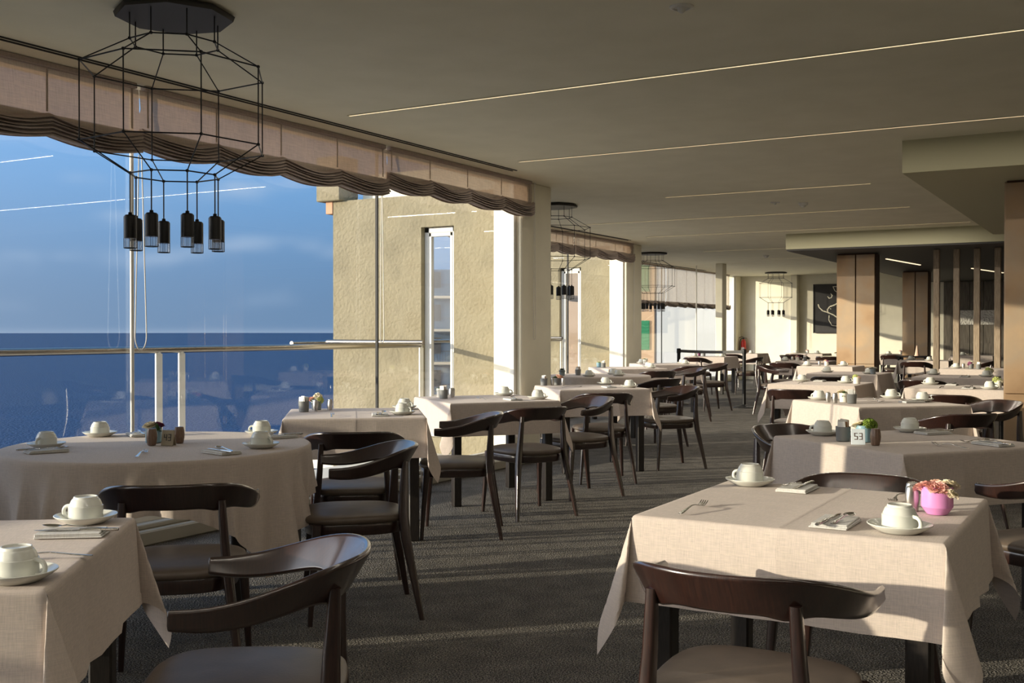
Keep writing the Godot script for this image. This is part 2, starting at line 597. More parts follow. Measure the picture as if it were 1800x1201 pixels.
	# wall that closes bay four
	struct("wall_left", boxm(Vector3(.3, CEIL, .42), .01, Vector3(-9.35, CEIL / 2, -27.8)), mats.wall_paint)
	# glass screen with slim pillar
	struct("pillar_slim", boxm(Vector3(.16, CEIL, .26), .01, Vector3(-7.82, CEIL / 2, -22.45)), mats.wall_paint)
	var sc := thing("window_screen", "", "", Vector3(-8.12, 0, -22.42))
	sc.set_meta("kind", "structure")
	part(sc, "pane", quad_pane(Vector3(-.24, 0, 0), Vector3(.2, 0, 0), .05, CEIL), mats.glass)
	part(sc, "edge_strip", boxm(Vector3(.02, CEIL - .05, .03), .004, Vector3(-.25, CEIL / 2, 0)), mats.white_frame)
	# soffits and columns
	var so := MB.new()
	so.box(Vector3(2.2, 2.625, -11.7), Vector3(7.55, .25, 6.04), 0)
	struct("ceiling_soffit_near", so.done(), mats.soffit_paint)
	var sb := MB.new()
	sb.box(Vector3(.7, 2.635, -22.05), Vector3(10.6, .23, 11.85), 0)
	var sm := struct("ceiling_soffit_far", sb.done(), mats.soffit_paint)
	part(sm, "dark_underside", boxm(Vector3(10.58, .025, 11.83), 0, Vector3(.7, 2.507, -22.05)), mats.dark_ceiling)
	column(Vector3(-.93, 0, -9.53), .62, 2.5)
	column(Vector3(-4.07, 0, -17.1), .57, 2.49)
	column(Vector3(-4.1, 0, -22.7), .48, 2.49)
	# timber posts
	for k in 4:
		var px := -2.58 + .277 * k
		struct("trim_timber_post", boxm(Vector3(.085, 2.49, .085), .006, Vector3(px, 1.247, -16.95)), mats.slat_wood)
	# end wall cladding of grooved boards
	var clad := thing("wall_cladding", "", "")
	clad.set_meta("kind", "structure")
	for k in 12:
		part(clad, "board", boxm(Vector3(.29, 2.48, .03), .006, Vector3(-3.95 + .3 * k, 1.25, -27.97)), mats.panel_wood)
	struct("wall_timber_niche", boxm(Vector3(.9, 2.4, .12), .01, Vector3(-.95, 1.2, -17.6)), mats.orange_wood)
	# slot grilles in the ceiling along the blinds
	for a in [[-4.92, -1.9, -8.5], [-7.07, -9.9, -15.9], [-9.0, -17.2, -24.7]]:
		var g := MB.new()
		for o in [-.022, .022]:
			g.box(Vector3(a[0] + o, CEIL - .002, (a[1] + a[2]) / 2), Vector3(.014, .008, a[1] - a[2]), 0)
		var t := struct("trim_air_slot", g.done(), mats.dark_gap)

func column(at: Vector3, w: float, h: float) -> void:   # front-left corner; clad in two bronze sheets with a dark gap
	var t := thing("pillar_bronze", "", "", at)
	t.set_meta("kind", "structure")
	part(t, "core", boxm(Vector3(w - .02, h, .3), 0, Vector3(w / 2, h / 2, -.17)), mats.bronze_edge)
	var pw := (w - .016) / 2
	for k in 2:
		for r in 2:
			var y0 := 0.0 if r == 0 else 0.78
			var y1 := 0.776 if r == 0 else h - .02
			part(t, "sheet", boxm(Vector3(pw, y1 - y0, .02), .003, Vector3(pw / 2 + k * (pw + .016), (y0 + y1) / 2, -.0)), mats.bronze)
	part(t, "side_sheet", boxm(Vector3(.02, h - .02, .3), .003, Vector3(-.0, h / 2, -.17)), mats.bronze)
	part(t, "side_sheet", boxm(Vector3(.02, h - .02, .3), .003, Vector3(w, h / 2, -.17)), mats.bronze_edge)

# ------------------------------------------------------------------ outside
func outside() -> void:
	var k := MB.new()
	k.grid([PackedVector3Array([Vector3(-9000, -14, 9000), Vector3(9000, -14, 9000)]), PackedVector3Array([Vector3(-9000, -14, -9000), Vector3(9000, -14, -9000)])])
	var sea := solo("sea", "deep blue rippled sea reaching the horizon outside the windows", "sea", k.done(), mats.sea)
	sea.set_meta("kind", "stuff")
	# terrace railings
	for b in 3:
		var x: float = GLX[b] - 1.32
		var z0: float = BZ0[b]
		var z1: float = BZ1[b] + .42
		var lab: String = ["chrome terrace railing outside the nearest window bay", "chrome tube railing with two white posts beyond the round table", "chrome terrace railing outside the second window bay"][b]
		var t := thing("terrace_railing", lab, "railing")
		var r := MB.new()
		r.tube([Vector3(x, 1.14, z0), Vector3(x, 1.14, z1)], .027, 12)
		part(t, "handrail", r.done(), mats.chrome)
		var r2 := MB.new()
		r2.tube([Vector3(x, 1.165, z1 - .06), Vector3(x - 1.3, 1.165, z1 - .06)], .027, 12)
		part(t, "handrail", r2.done(), mats.chrome)
		var posts := [z1 - .02]
		var zz := z0 - .5
		if b == 1:
			posts = [z1 - .02, -5.79, -6.02, -2.3, -2.53]
		elif b == 2:
			posts = [z1 - .02, -13.2, -13.43]
		for pz in posts:
			var p := MB.new()
			p.tube([Vector3(x, 1.14, pz + .10), Vector3(x, 1.14, pz + .03), Vector3(x, 1.13, pz + .012), Vector3(x, 1.10, pz)], .02, 8)
			p.box(Vector3(x, .55, pz), Vector3(.02, 1.12, .062), .003)
			part(t, "post", p.done(), mats.white_frame)
	# far houses
	var ax := Vector3(cos(deg_to_rad(30.2)), 0, -sin(deg_to_rad(30.2)))
	var h := thing("far_house", "house with balconies, its shade painted dark blue, seen through the narrow white window", "building", Vector3(-55.6, 0, -81.5), deg_to_rad(30.2))
	part(h, "wall", boxm(Vector3(5.2, 20.9, 6), 0, Vector3(1.0, -3.5, -3)), mats.facade_shade_blue)
	part(h, "stair_tower", boxm(Vector3(2.4, 22.4, 6), 0, Vector3(2.9, -2.75, -2.2)), mats.facade_cream)
	for j in 5:
		var y := 4.4 - 3.0 * j
		part(h, "balcony_slab", boxm(Vector3(3.4, .22, 1.4), 0, Vector3(.2, y, .7)), mats.facade_cream)
		var ra := MB.new()
		for q in 14:
			ra.box(Vector3(-1.45 + .25 * q, y + .6, 1.35), Vector3(.03, 1.0, .03))
		ra.box(Vector3(.2, y + 1.1, 1.35), Vector3(3.4, .06, .06))
		part(h, "balcony_railing", ra.done(), mats.black_metal)
		part(h, "window", boxm(Vector3(1.1, 1.5, .1), 0, Vector3(0, y + 1.6, .02)), mats.dark_gap)
	var o := thing("shutter_house", "pale orange house with green shutters beyond the third window bay", "building", Vector3(-20.1, 0, -49.8), deg_to_rad(20))
	part(o, "wall", boxm(Vector3(7.4, 21.98, 5), 0, Vector3(-4.35, -3, -2.5)), mats.facade_orange)
	for j in 4:
		for i in 3:
			var sh := part(o, "shutter", boxm(Vector3(.75, 1.45, .06), .01, Vector3(-1.25 - 2.3 * i, 1.1 + 2.9 - 2.9 * j, .03)), mats.shutter_green)
			for q in 8:
				part(sh, "louvre", boxm(Vector3(.64, .07, .03), .005, Vector3(-1.25 - 2.3 * i, .52 + 2.9 - 2.9 * j + .165 * q, .065)), mats.shutter_green)
	var w := thing("white_house", "plain white house wall beyond the third window bay", "building", Vector3(-18.75, 0, -46.2), deg_to_rad(10))
	part(w, "wall", boxm(Vector3(14.0, 21.98, 5), 0, Vector3(6.6, -3, -2.5)), mats.facade_white)
	for j in 3:
		part(w, "window", boxm(Vector3(.9, 1.5, .08), .01, Vector3(5.2, 2.6 - 3.0 * j, .02)), mats.dark_gap)
	part(w, "parapet", boxm(Vector3(14.2, .3, 5.2), .02, Vector3(6.6, 8.1, -2.5)), mats.facade_white)

# ------------------------------------------------------------------ blinds
func blind(called_label: String, x: float, z0: float, z1: float, y_fold: float, y_low: float, sd: int) -> void:
	var t := thing("festoon_blind", called_label, "blind", Vector3.ZERO, 0.0, "festoon blinds along the windows")
	var f := FastNoiseLite.new()
	f.seed = sd
	f.frequency = 1.0
	var L := z0 - z1
	var nz := 56
	var cords := maxi(2, int(round(L / .62)))
	var sag := func(s: float) -> float: return absf(sin(PI * s * cords))
	# upper panel, gently billowed
	var rows := []
	for i in 9:
		var q := i / 8.0
		var row := PackedVector3Array()
		for j in nz + 1:
			var s := float(j) / nz
			var drop: float = sag.call(s) * .05
			var y := lerpf(CEIL - .03, y_fold - drop, q)
			var out: float = .012 * sin(q * PI) * (0.5 + f.get_noise_2d(s * 4.0 * L, q * 1.5)) + .03 * q * q * sag.call(s) + .006 * f.get_noise_2d(s * 18.0, q * 3.0)
			row.append(Vector3(x + .02 + out, y, z0 + .009 - s * (L + .018)))
		rows.append(row)
	var a := MB.new()
	a.grid(rows)
	part(t, "panel", a.done(), mats.sheer_pale if y_fold < 2.2 else mats.sheer)
	# gathered folds
	var folds := 6
	rows = []
	var per := 7
	for i in folds * per + 1:
		var q := float(i) / (folds * per)
		var ph := fposmod(float(i) / per, 1.0)
		var row := PackedVector3Array()
		for j in nz + 1:
			var s := float(j) / nz
			var sg: float = sag.call(s)
			var endp := minf(1.0, minf(s, 1.0 - s) * 14.0)
			var kk := i / float(per)
			var y := lerpf(y_fold - .05 * sg, y_low - .035 * sg + .035, q) - .014 * sin(ph * PI) * (0.6 + 0.6 * sg)
			var out := .022 + (.05 + .025 * sin(q * PI)) * pow(absf(sin(ph * PI)), .6) * (0.55 + 0.45 * sg) * lerpf(.55, 1.0, endp)
			out += .010 * f.get_noise_3d(s * 7.0, kk * .9, 2.0) + .02 * sg
			y += .008 * f.get_noise_3d(s * 9.0, kk * .8, 8.0)
			row.append(Vector3(x + .02 + out, y, z0 + .009 - s * (L + .018)))
		rows.append(row)
	var b := MB.new()
	b.grid(rows)
	# back of the bundle
	rows = []
	for i in 3:
		var row := PackedVector3Array()
		for j in nz + 1:
			var s := float(j) / nz
			var sg: float = sag.call(s)
			row.append(Vector3(x + .015, lerpf(y_low - .035 * sg + .035, y_fold, i / 2.0), z0 + .009 - s * (L + .018)))
		rows.append(row)
	b.grid(rows)
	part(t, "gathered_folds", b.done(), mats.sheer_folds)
	part(t, "head_rail", boxm(Vector3(.05, .03, L - .04), .004, Vector3(x + .02, CEIL - .016, (z0 + z1) / 2)), mats.sheer_folds)
	for k in range(0, cords + 1):
		var s := clampf(float(k) / cords, .02, .98)
		part(t, "lifting_tape", boxm(Vector3(.002, CEIL - y_fold - .02, .012)), mats.sheer, Vector3(x + .030, (CEIL + y_fold) / 2, z0 - s * L))

func chain_loop(label: String, x: float, z: float, y0: float, y1: float, w := .05) -> void:
	var k := MB.new()
	var p := []
	for i in 25:
		var q := i / 24.0
		var a := PI * q
		p.append(Vector3(x, y0 + w - sin(a) * w * 1.0, z - cos(a) * w * .5))
	p.push_front(Vector3(x, y1, z - w * .12))
	p.append(Vector3(x, y1, z + w * .12))
	k.tube(p, .0035, 6)
	solo("blind_chain", label, "chain", k.done(), mats.chain, Vector3.ZERO, 0.0, "blind pull chains")

func blinds() -> void:
	var d := [
		[-1.93, -4.42, 2.47, 2.31, "sheer taupe festoon blind at the left edge of the picture"],
		[-4.44, -6.86, 2.49, 2.33, "sheer taupe festoon blind behind the nearest chandelier"],
		[-6.88, -9.22, 2.55, 2.39, "sheer taupe festoon blind ending at the first cream pillar"]]
	for k in 3:
		blind(d[k][4], -5.17, d[k][0], d[k][1], d[k][2], d[k][3], 3 + k)
	d = [[-9.78, -12.05, "festoon blind of the second bay hidden behind the first pillar"], [-12.07, -14.38, "festoon blind of the second bay beside the second chandelier"], [-14.4, -16.56, "festoon blind of the second bay ending at the second pillar"]]
	for k in 3:
		blind(d[k][2], -7.32, d[k][0], d[k][1], 2.58, 2.42, 13 + k)
	d = [[-17.05, -19.6, "half-lowered pale blind of the third bay nearest the second pillar"], [-19.62, -22.55, "half-lowered pale blind of the third bay left of the glass screen"], [-22.6, -26.9, "half-lowered pale blind beyond the slim pillar"]]
	for k in 3:
		blind(d[k][2], -9.17, d[k][0], d[k][1], 1.96, 1.84, 23 + k)
	d = [[5.3, 2.9, "festoon blind beside the camera, out of frame"], [2.88, .5, "festoon blind of the nearest bay, middle one"], [.48, -1.35, "festoon blind of the nearest bay, last one"]]
	for k in 3:
		blind(d[k][2], GLX[0] + .03, d[k][0], d[k][1], 2.5, 2.35, 33 + k)
	chain_loop("white bead chain loop hanging beside the bright window pole", -5.14, -4.43, 1.17, 2.33, .085)
	chain_loop("thin bead chain hanging before the beige outside wall", -5.14, -6.80, 1.19, 2.36, .05)
	chain_loop("white cord hanging by the first cream pillar", -5.155, -9.30, 1.2, CEIL, .04)
	chain_loop("white cord hanging by the second cream pillar", -7.305, -16.62, 1.2, CEIL, .04)
	chain_loop("white cord at the far end beside the extinguisher", -9.08, -26.25, 1.2, 1.9, .05)

# ------------------------------------------------------------------ chandeliers, lamps
func chandelier(at: Vector2, label: String, sd_turn: float) -> void:
	var t := thing("wire_chandelier", label, "chandelier", Vector3(at.x, CEIL, at.y), sd_turn, "wire-frame chandeliers")
	var octo := func(r: float, y: float, off := 0.0) -> Array:
		var p := []
		for k in 8:
			var a := TAU * (k + off) / 8.0
			p.append(Vector3(cos(a) * r, y, sin(a) * r))
		return p
	var pl := MB.new()
	var rr := []
	for q in [[.235, 0.0], [.27, -.012], [.262, -.035]]:
		rr.append(PackedVector3Array(octo.call(q[0], q[1], .5)))
	pl.loft(rr)
	if not meshes.has("ch_plate"):
		meshes["ch_plate"] = pl.done()
	part(t, "ceiling_plate", meshes["ch_plate"], mats.plate_metal)
	var levels := [[.2, -.15], [.415, -.275], [.415, -.625], [.2, -.755]]
	var names := ["top_ring", "upper_ring", "lower_ring", "bottom_ring"]
	for q in 4:
		var key := "ch_ring%d" % q
		if not meshes.has(key):
			var m := MB.new()
			var p: Array = octo.call(levels[q][0], levels[q][1])
			for k in 8:
				m.tube([p[k], p[(k + 1) % 8]], .0034, 6)
				m.box(p[k], Vector3(.013, .013, .013), .003)
			meshes[key] = m.done()
		part(t, names[q], meshes[key], mats.black_metal)
	var run := [["suspension_wire", .2, -.03, .2, -.15], ["sloping_strut", .2, -.15, .415, -.275], ["upright_strut", .415, -.275, .415, -.625], ["sloping_strut", .415, -.625, .2, -.755], ["lamp_wire", .2, -.755, .2, -.945]]
	for q in run:
		for k in 8:
			var a := TAU * k / 8.0
			var key := "ch_%s%s%d" % [q[0], q[2], k]
			if not meshes.has(key):
				var m := MB.new()
				m.tube([Vector3(cos(a) * q[1], q[2], sin(a) * q[1]), Vector3(cos(a) * q[3], q[4], sin(a) * q[3])], .003, 6)
				meshes[key] = m.done()
			part(t, q[0], meshes[key], mats.black_metal)
	if not meshes.has("ch_lamp"):
		var m := MB.new()
		var ring := func(r: float, y: float) -> PackedVector3Array:
			var p := PackedVector3Array()
			for k in 8:
				var a := TAU * (k + .5) / 8.0
				p.append(Vector3(cos(a) * r, y, sin(a) * r))
			return p
		m.loft([ring.call(.008, .012), ring.call(.009, .002), ring.call(.022, 0.0), ring.call(.029, -.008), ring.call(.029, -.105)])
		meshes["ch_lamp"] = m.done()
		var g := MB.new()
		g.loft([ring.call(.0285, -.1055), ring.call(.0285, -.148)])
		meshes["ch_glass"] = g.done()
		var e := MB.new()
		for k in 8:
			var a := TAU * (k + .5) / 8.0
			var b := TAU * (k + 1.5) / 8.0
			e.tube([Vector3(cos(a) * .0285, -.149, sin(a) * .0285), Vector3(cos(b) * .0285, -.149, sin(b) * .0285)], .0016, 4)
			e.tube([Vector3(cos(a) * .0285, -.105, sin(a) * .0285), Vector3(cos(a) * .0285, -.149, sin(a) * .0285)], .0008, 4)
		meshes["ch_edge"] = e.done()
	for k in 8:
		var a := TAU * k / 8.0
		var s := part(t, "lamp_body", meshes["ch_lamp"], mats.black_metal, Vector3(cos(a) * .2, -.945, sin(a) * .2))
		part(s, "glass_tip", meshes["ch_glass"], mats.lamp_glass)
		part(s, "glass_rim", meshes["ch_edge"], mats.black_metal)

func ceiling_things() -> void:
	chandelier(Vector2(-3.83, -3.5), "black wire-frame chandelier hanging nearest, above the round table", deg_to_rad(17.6))
	chandelier(Vector2(-5.84, -11.02), "black wire-frame chandelier half hidden by the first cream pillar", deg_to_rad(-30))
	chandelier(Vector2(-7.82, -18.66), "black wire-frame chandelier before the half-lowered pale blinds", deg_to_rad(-10))
	chandelier(Vector2(-7.75, -26.3), "wire-frame chandelier farthest away before the cream end wall", deg_to_rad(-10))
	var led := [[-5.77, -4.64, 2.5, "nearest", .16], [-8.07, -4.63, 2.5, "second", .22], [-11.0, -4.46, -2.3, "short third", .75], [-13.27, -6.58, -2.33, "fourth", .7], [-15.5, -6.6, -1.95, "fifth", .65], [-18.78, -6.87, -4.75, "sixth", .6], [-21.4, -6.6, -4.75, "seventh", .6], [-3.0, -2.4, 2.5, "added_overhead", .2], [-.6, -2.4, 2.5, "added_camera-side", .3], [1.8, -2.4, 2.5, "added_rear", .3]]  # overhead, camera-side and rear strips are unseen, added as fill light
	for q in led:
		var L: float = q[2] - q[1]
		var t := thing("led_strip_light", "%s thin warm-white light line recessed in the ceiling" % q[3], "light", Vector3((q[1] + q[2]) / 2, CEIL, q[0]), 0.0, "light lines in the ceiling")
		part(t, "diffuser", boxm(Vector3(L, .006, .018), 0, Vector3(0, -.002, 0)), mats.led)
		var tr := MB.new()
		for s in [-1, 1]:
			tr.box(Vector3(0, -.003, s * .011), Vector3(L + .01, .008, .004))
		part(t, "trim", tr.done(), mats.plaster)
		area(t, Vector3(0, -.02, 0), Vector2(L, .02), q[4] * L)
	for q in [[-3.62, -18.6, -3.42, -20.6, "left"], [-2.75, -22.2, -2.4, -24.2, "right"]]:
		var a := Vector3(q[0], 2.488, q[1])
		var b := Vector3(q[2], 2.488, q[3])
		var t := thing("lounge_light_line", "%s light line on the dark lowered ceiling" % q[4], "light", (a + b) / 2, atan2(b.x - a.x, b.z - a.z), "light lines on the dark ceiling")
		part(t, "diffuser", boxm(Vector3(.03, .012, a.distance_to(b)), 0), mats.led)
		area(t, Vector3(0, -.02, 0), Vector2(.03, a.distance_to(b)), .15)
	# detectors
	var prof := [Vector2(0, -.05), Vector2(.018, -.05), Vector2(.03, -.04), Vector2(.034, -.028), Vector2(.034, -.028), Vector2(.052, -.024), Vector2(.055, 0)]
	var k := MB.new()
	prof.reverse()
	k.lathe(prof, 24)
	var dm := k.done()
	for q in [[-3.31, -12.3, "white smoke detector beside the flat sensor on the ceiling"], [-6.2, -20.4, "small smoke detector on the far ceiling"]]:
		solo("smoke_detector", q[2], "detector", dm, mats.plastic_white, Vector3(q[0], CEIL, q[1]), 0, "ceiling detectors")
	k = MB.new()
	k.lathe([Vector2(.055, 0), Vector2(.054, -.006), Vector2(.038, -.010), Vector2(.036, -.004), Vector2(.02, -.006), Vector2(.016, -.022), Vector2(.006, -.03), Vector2(0, -.031)], 24)
	for q in [[-1.79, -4.6, "round white ceiling sprinkler at the top of the picture"], [-3.57, -12.08, "flat white ceiling sensor left of the smoke detector"], [-5.4, -19.9, "flat white sensor on the far ceiling"]]:
		solo("ceiling_sprinkler", q[2], "sprinkler", k.done() if not meshes.has("spr") else meshes["spr"], mats.plastic_white, Vector3(q[0], CEIL, q[1]), 0, "ceiling sprinklers")

func area(parent: Node3D, at: Vector3, size: Vector2, energy: float) -> void:
	var l := AreaLight3D.new()
	l.name = "glow"
	parent.add_child(l, true)
	l.position = at
	l.rotation = Vector3(-PI / 2, 0, 0)
	l.area_size = size
	l.light_color = Color(1, .955, .89)
	l.light_energy = energy
	l.area_range = 40.0
	l.area_attenuation = 2.0
	l.shadow_enabled = true

# ------------------------------------------------------------------ chairs
func chair_meshes() -> void:
	# wrap-around back rail
	var k := MB.new()
	var rings := []
	var N := 44
	var last := []
	for i in N + 1:
		var t := -1.0 + 2.0 * i / N
		var a := t * PI / 2
		var ca := maxf(cos(a), 0.0)
		var sa := sin(a)
		var p := Vector2(.278 * signf(sa) * pow(absf(sa), .82), .40 * pow(ca, .82))
		var o := Vector2(sa * .40, ca * .285).normalized()
		var yt := lerpf(.688, .766, smoothstep(0.0, 1.0, ca))
		var h := .046 + .046 * pow(ca, .75)
		h += .012 * exp(-pow((absf(rad_to_deg(a)) - 31.0) / 9.0, 2.0))
		var yb := yt - h
		var lean := .042 * pow(ca, .8)
		var th := lerpf(.024, .034, ca)
		var ring := PackedVector3Array()
		var c := .006
		var q := [[-lean * .5 - .002, yb + c], [-lean * .5 + .3 * c, yb + 2.2 * c], [lean * .5 - .3 * c, yt - 2.2 * c], [lean * .5, yt - c], [lean * .5 - c, yt], [lean * .5 - th * .55 + c, yt - .001], [lean * .5 - th * .62, yt - c], [lean * .2 - th * .72, yt - h * .35], [-lean * .5 - th, yb + 2.0 * c], [-lean * .5 - th, yb + c], [-lean * .5 - th + c, yb], [-lean * .5 - c, yb]]
		for w in q:
			ring.append(Vector3(p.x + o.x * w[0], w[1], p.y + o.y * w[0]))
		rings.append(ring)
	# rounded ends
	for e in [0, 1]:
		var r0: PackedVector3Array = rings[0] if e == 0 else rings[-1]
		var m := Vector3.ZERO
		for q in r0:
			m += q
		m /= r0.size()
		for st in [[.96, -.004], [.86, -.006]]:
			var rr := PackedVector3Array()
			for q in r0:
				rr.append(m + (q - m) * st[0] + Vector3(0, 0, st[1]))
			if e == 0:
				rings.push_front(rr)
			else:
				rings.append(rr)
	k.loft(rings)
	meshes["chair_rail"] = k.done()
	# legs
	var leg := func(path: Array, secs: Array) -> ArrayMesh:
		var m := MB.new()
		var rg := []
		for i in path.size():
			var ring := PackedVector3Array()
			var s: Vector2 = secs[i]
			for j in 12:
				var a := TAU * (j + .5) / 12
				ring.append(path[i] + Vector3(signf(cos(a)) * pow(absf(cos(a)), .55) * s.x / 2, 0, signf(sin(a)) * pow(absf(sin(a)), .55) * s.y / 2))
			rg.append(ring)
		m.loft(rg)
		return m.done()
	for s in [-1.0, 1.0]:
		meshes["chair_rear%d" % int(s)] = leg.call([Vector3(.238 * s, 0, .405), Vector3(.219 * s, .16, .375), Vector3(.192 * s, .36, .338), Vector3(.180 * s, .46, .330), Vector3(.171 * s, .56, .333), Vector3(.165 * s, .66, .338), Vector3(.163 * s, .70, .340)],
			[Vector2(.021, .024), Vector2(.028, .034), Vector2(.036, .047), Vector2(.036, .048), Vector2(.031, .040), Vector2(.028, .032), Vector2(.026, .028)])
		meshes["chair_front%d" % int(s)] = leg.call([Vector3(.236 * s, 0, -.085), Vector3(.226 * s, .2, -.072), Vector3(.214 * s, .40, -.055), Vector3(.213 * s, .435, -.053)],
			[Vector2(.021, .021), Vector2(.029, .030), Vector2(.038, .040), Vector2(.038, .040)])
	# seat frame and cushion
	var outline := func(sc: float, y: float) -> PackedVector3Array:
		var p := PackedVector3Array()
		for j in 40:
			var a := TAU * j / 40
			var z := .125 + .235 * signf(sin(a)) * pow(absf(sin(a)), .62) * sc
			var hw := lerpf(.243, .205, clampf((z + .11) / .47, 0, 1))
			p.append(Vector3(hw * signf(cos(a)) * pow(absf(cos(a)), .62) * sc, y, z))
		return p
	var fr := MB.new()
	fr.loft([outline.call(.90, .378), outline.call(.955, .383), outline.call(.965, .42), outline.call(.95, .430)])
	meshes["chair_frame"] = fr.done()
	var cu := MB.new()
	cu.loft([outline.call(.955, .430), outline.call(1.0, .437), outline.call(1.015, .447), outline.call(1.0, .458), outline.call(.95, .466), outline.call(.82, .474), outline.call(.6, .480), outline.call(.3, .483), outline.call(.06, .484)])
	meshes["chair_cushion"] = cu.done()

func chair(x: float, z: float, f: Vector2, label: String) -> void:
	var t := thing("dining_chair", label, "chair", Vector3(x, 0, z), face(f), "dark wooden wrap-around dining chairs")
	part(t, "seat_cushion", meshes["chair_cushion"], mats.leather, Vector3.ZERO, Vector3.ZERO, "taupe padded leather cushion")
	part(t, "seat_frame", meshes["chair_frame"], mats.wood)
	part(t, "back_rail", meshes["chair_rail"], mats.wood)
	for s in [-1, 1]:
		part(t, "rear_leg", meshes["chair_rear%d" % s], mats.wood)
		part(t, "front_leg", meshes["chair_front%d" % s], mats.wood)

# ------------------------------------------------------------------ tables and cloths
func cloth_square(hs: float, ov: float, sd: int) -> ArrayMesh:
	var f := FastNoiseLite.new()
	f.seed = sd
	f.frequency = 1.0
	var co := []
	for q in [.0, .026, .029]:
		co.append(hs + ov - q)
	var s := ov - .05
	while s > .045:
		co.append(hs + s)
		s -= .022
	for q in [.036, .026, .018, .011, .005, 0.0]:
		co.append(hs + q)
	for q in [.014, .035]:
		co.append(hs - q)
	var inner := [.30, .22, .128, .122, .116, .06, .006, 0.0]
	for q in inner:
		if q < hs - .05:
			co.append(q)
	var all := []
	for q in co:
		all.append(-q)
	var rev := co.duplicate()
	rev.reverse()
	rev.pop_front()
	all.append_array(rev)
	var rho := .012
	var hang := func(d: float) -> Vector2:   # (out, down)
		if d < rho * PI / 2:
			return Vector2(rho * sin(d / rho), rho * (1 - cos(d / rho)))
		return Vector2(rho, d - rho * PI / 2 + rho)
	var tw := [f.get_noise_2d(3, 1), f.get_noise_2d(9, 4), f.get_noise_2d(17, 8), f.get_noise_2d(29, 2)]
	var rows := []
	for cv in all:
		var row := PackedVector3Array()
		for cu in all:
			var su := maxf(absf(cu) - hs, 0.0)
			var sv := maxf(absf(cv) - hs, 0.0)
			var gu := signf(cu)
			var gv := signf(cv)
			var p := Vector3(clampf(cu, -hs, hs), 0, clampf(cv, -hs, hs))
			var hem := .0022 if hs + ov - maxf(absf(cu), absf(cv)) < .027 else 0.0
			if su == 0.0 and sv == 0.0:
				# ironed creases stand up a little, the cloth lies a hair uneven
				p.y += .0008 * f.get_noise_2d(cu * 9, cv * 9)
				for c in [0.0, .122]:
					p.y += .0016 * maxf(0.0, 1.0 - absf(absf(cv) - c) / .006)
				p.y += .0016 * maxf(0.0, 1.0 - absf(cu) / .006)
			elif sv == 0.0 or su == 0.0:
				var d := su + sv
				var h: Vector2 = hang.call(d)
				var along: float = cv if sv == 0.0 else cu
				var sid := (1 if gu > 0 else 2) if sv == 0.0 else (3 if gv > 0 else 4)
				var win := 1.0 - pow(absf(along) / hs, 6.0)
				var dd := h.y / .28
				var wv := .020 * dd * f.get_noise_2d(along * 3.2 + sid * 40.0, dd * .4) + .010 * dd * f.get_noise_2d(along * 9.0 + sid * 70.0, dd * .5)
				wv += .0014 * maxf(0.0, 1.0 - absf(along) / .006)
				var out := h.x + .016 * dd + wv * win + hem
				if sv == 0.0:
					p.x += gu * out
				else:
					p.z += gv * out
				p.y -= h.y
			else:
				var r := Vector2(su, sv).length()
				var th := atan2(sv, su)
				var h: Vector2 = hang.call(r)
				var ci := (0 if gu > 0 else 1) + (0 if gv > 0 else 2)
				var s2 := sin(2 * th)
				var al := deg_to_rad(14.0 + 6.0 * tw[ci]) * pow(s2, .8)
				var flat := h.x + .016 * h.y / .28 + hem
				var hx := cos(th) * flat
				var hz := sin(th) * flat
				var swing: float = r * (.24 * sin(4 * th) + .30 * tw[ci] * s2 * s2)
				var o := h.y * sin(al)
				hx += (o - swing) * .7071
				hz += (o + swing) * .7071
				p.x += gu * hx
				p.z += gv * hz
				p.y -= h.y * cos(al) * (1.0 + .16 * s2 * s2)
			row.append(p)
		rows.append(row)
	var k := MB.new()
	k.grid(rows, false, true)
	return k.done()

func cloth_round(R: float, half: float, sd: int) -> ArrayMesh:   # a square cloth on a round top
	var f := FastNoiseLite.new()
	f.seed = sd
	f.frequency = 1.0
	var seg := 220
	var rows := []
	var fr := [0.0, .25, .5, .75, .9, .97]
	for q in fr:
		var row := PackedVector3Array()
		for j in seg:
			var a := TAU * j / seg
			row.append(Vector3(cos(a) * R * q, .001 * f.get_noise_2d(cos(a) * q * 6, sin(a) * q * 6), sin(a) * R * q))
		rows.append(row)
	for i in 20:
		var row := PackedVector3Array()
		for j in seg:
			var a := TAU * j / seg
			var reach := minf(half / maxf(absf(cos(a)), absf(sin(a))), half * 1.36) - R
			var q := float(i) / 19.0
			if i >= 17:
				q = [.0, 1.0 - .025 / reach, 1.0][i - 17] if i > 17 else 1.0 - .028 / reach
			else:
				q = pow(i / 17.0, 1.25) * (1.0 - .04 / reach)
			var d := q * reach
			var rho := .012
			var h := Vector2(rho * sin(d / rho), rho * (1 - cos(d / rho))) if d < rho * PI / 2 else Vector2(rho, d - rho * PI / 2 + rho)
			var dd := h.y / .3
			var fold := sin(a * 13.0 + 3.4 * f.get_noise_2d(cos(a) * 1.6, sin(a) * 1.6 + 7.0))
			fold = (1.0 - 1.7 * pow(absf(fold), .7)) * .7 + .3 * sin(a * 29.0 + 5.0 * f.get_noise_2d(cos(a) * 2.0, sin(a) * 2.0))
			var amp := (.055 + .04 * f.get_noise_2d(cos(a) * 2.2 + 11, sin(a) * 2.2)) * minf(dd, 1.7)
			var out := h.x + .022 * dd + amp * fold * minf(1.0, dd * 1.5)
			if i >= 18:
				out += .002
			row.append(Vector3(cos(a) * (R + out), -h.y, sin(a) * (R + out)))
		rows.append(row)
	var k := MB.new()
	k.grid(rows, true, true)
	return k.done()

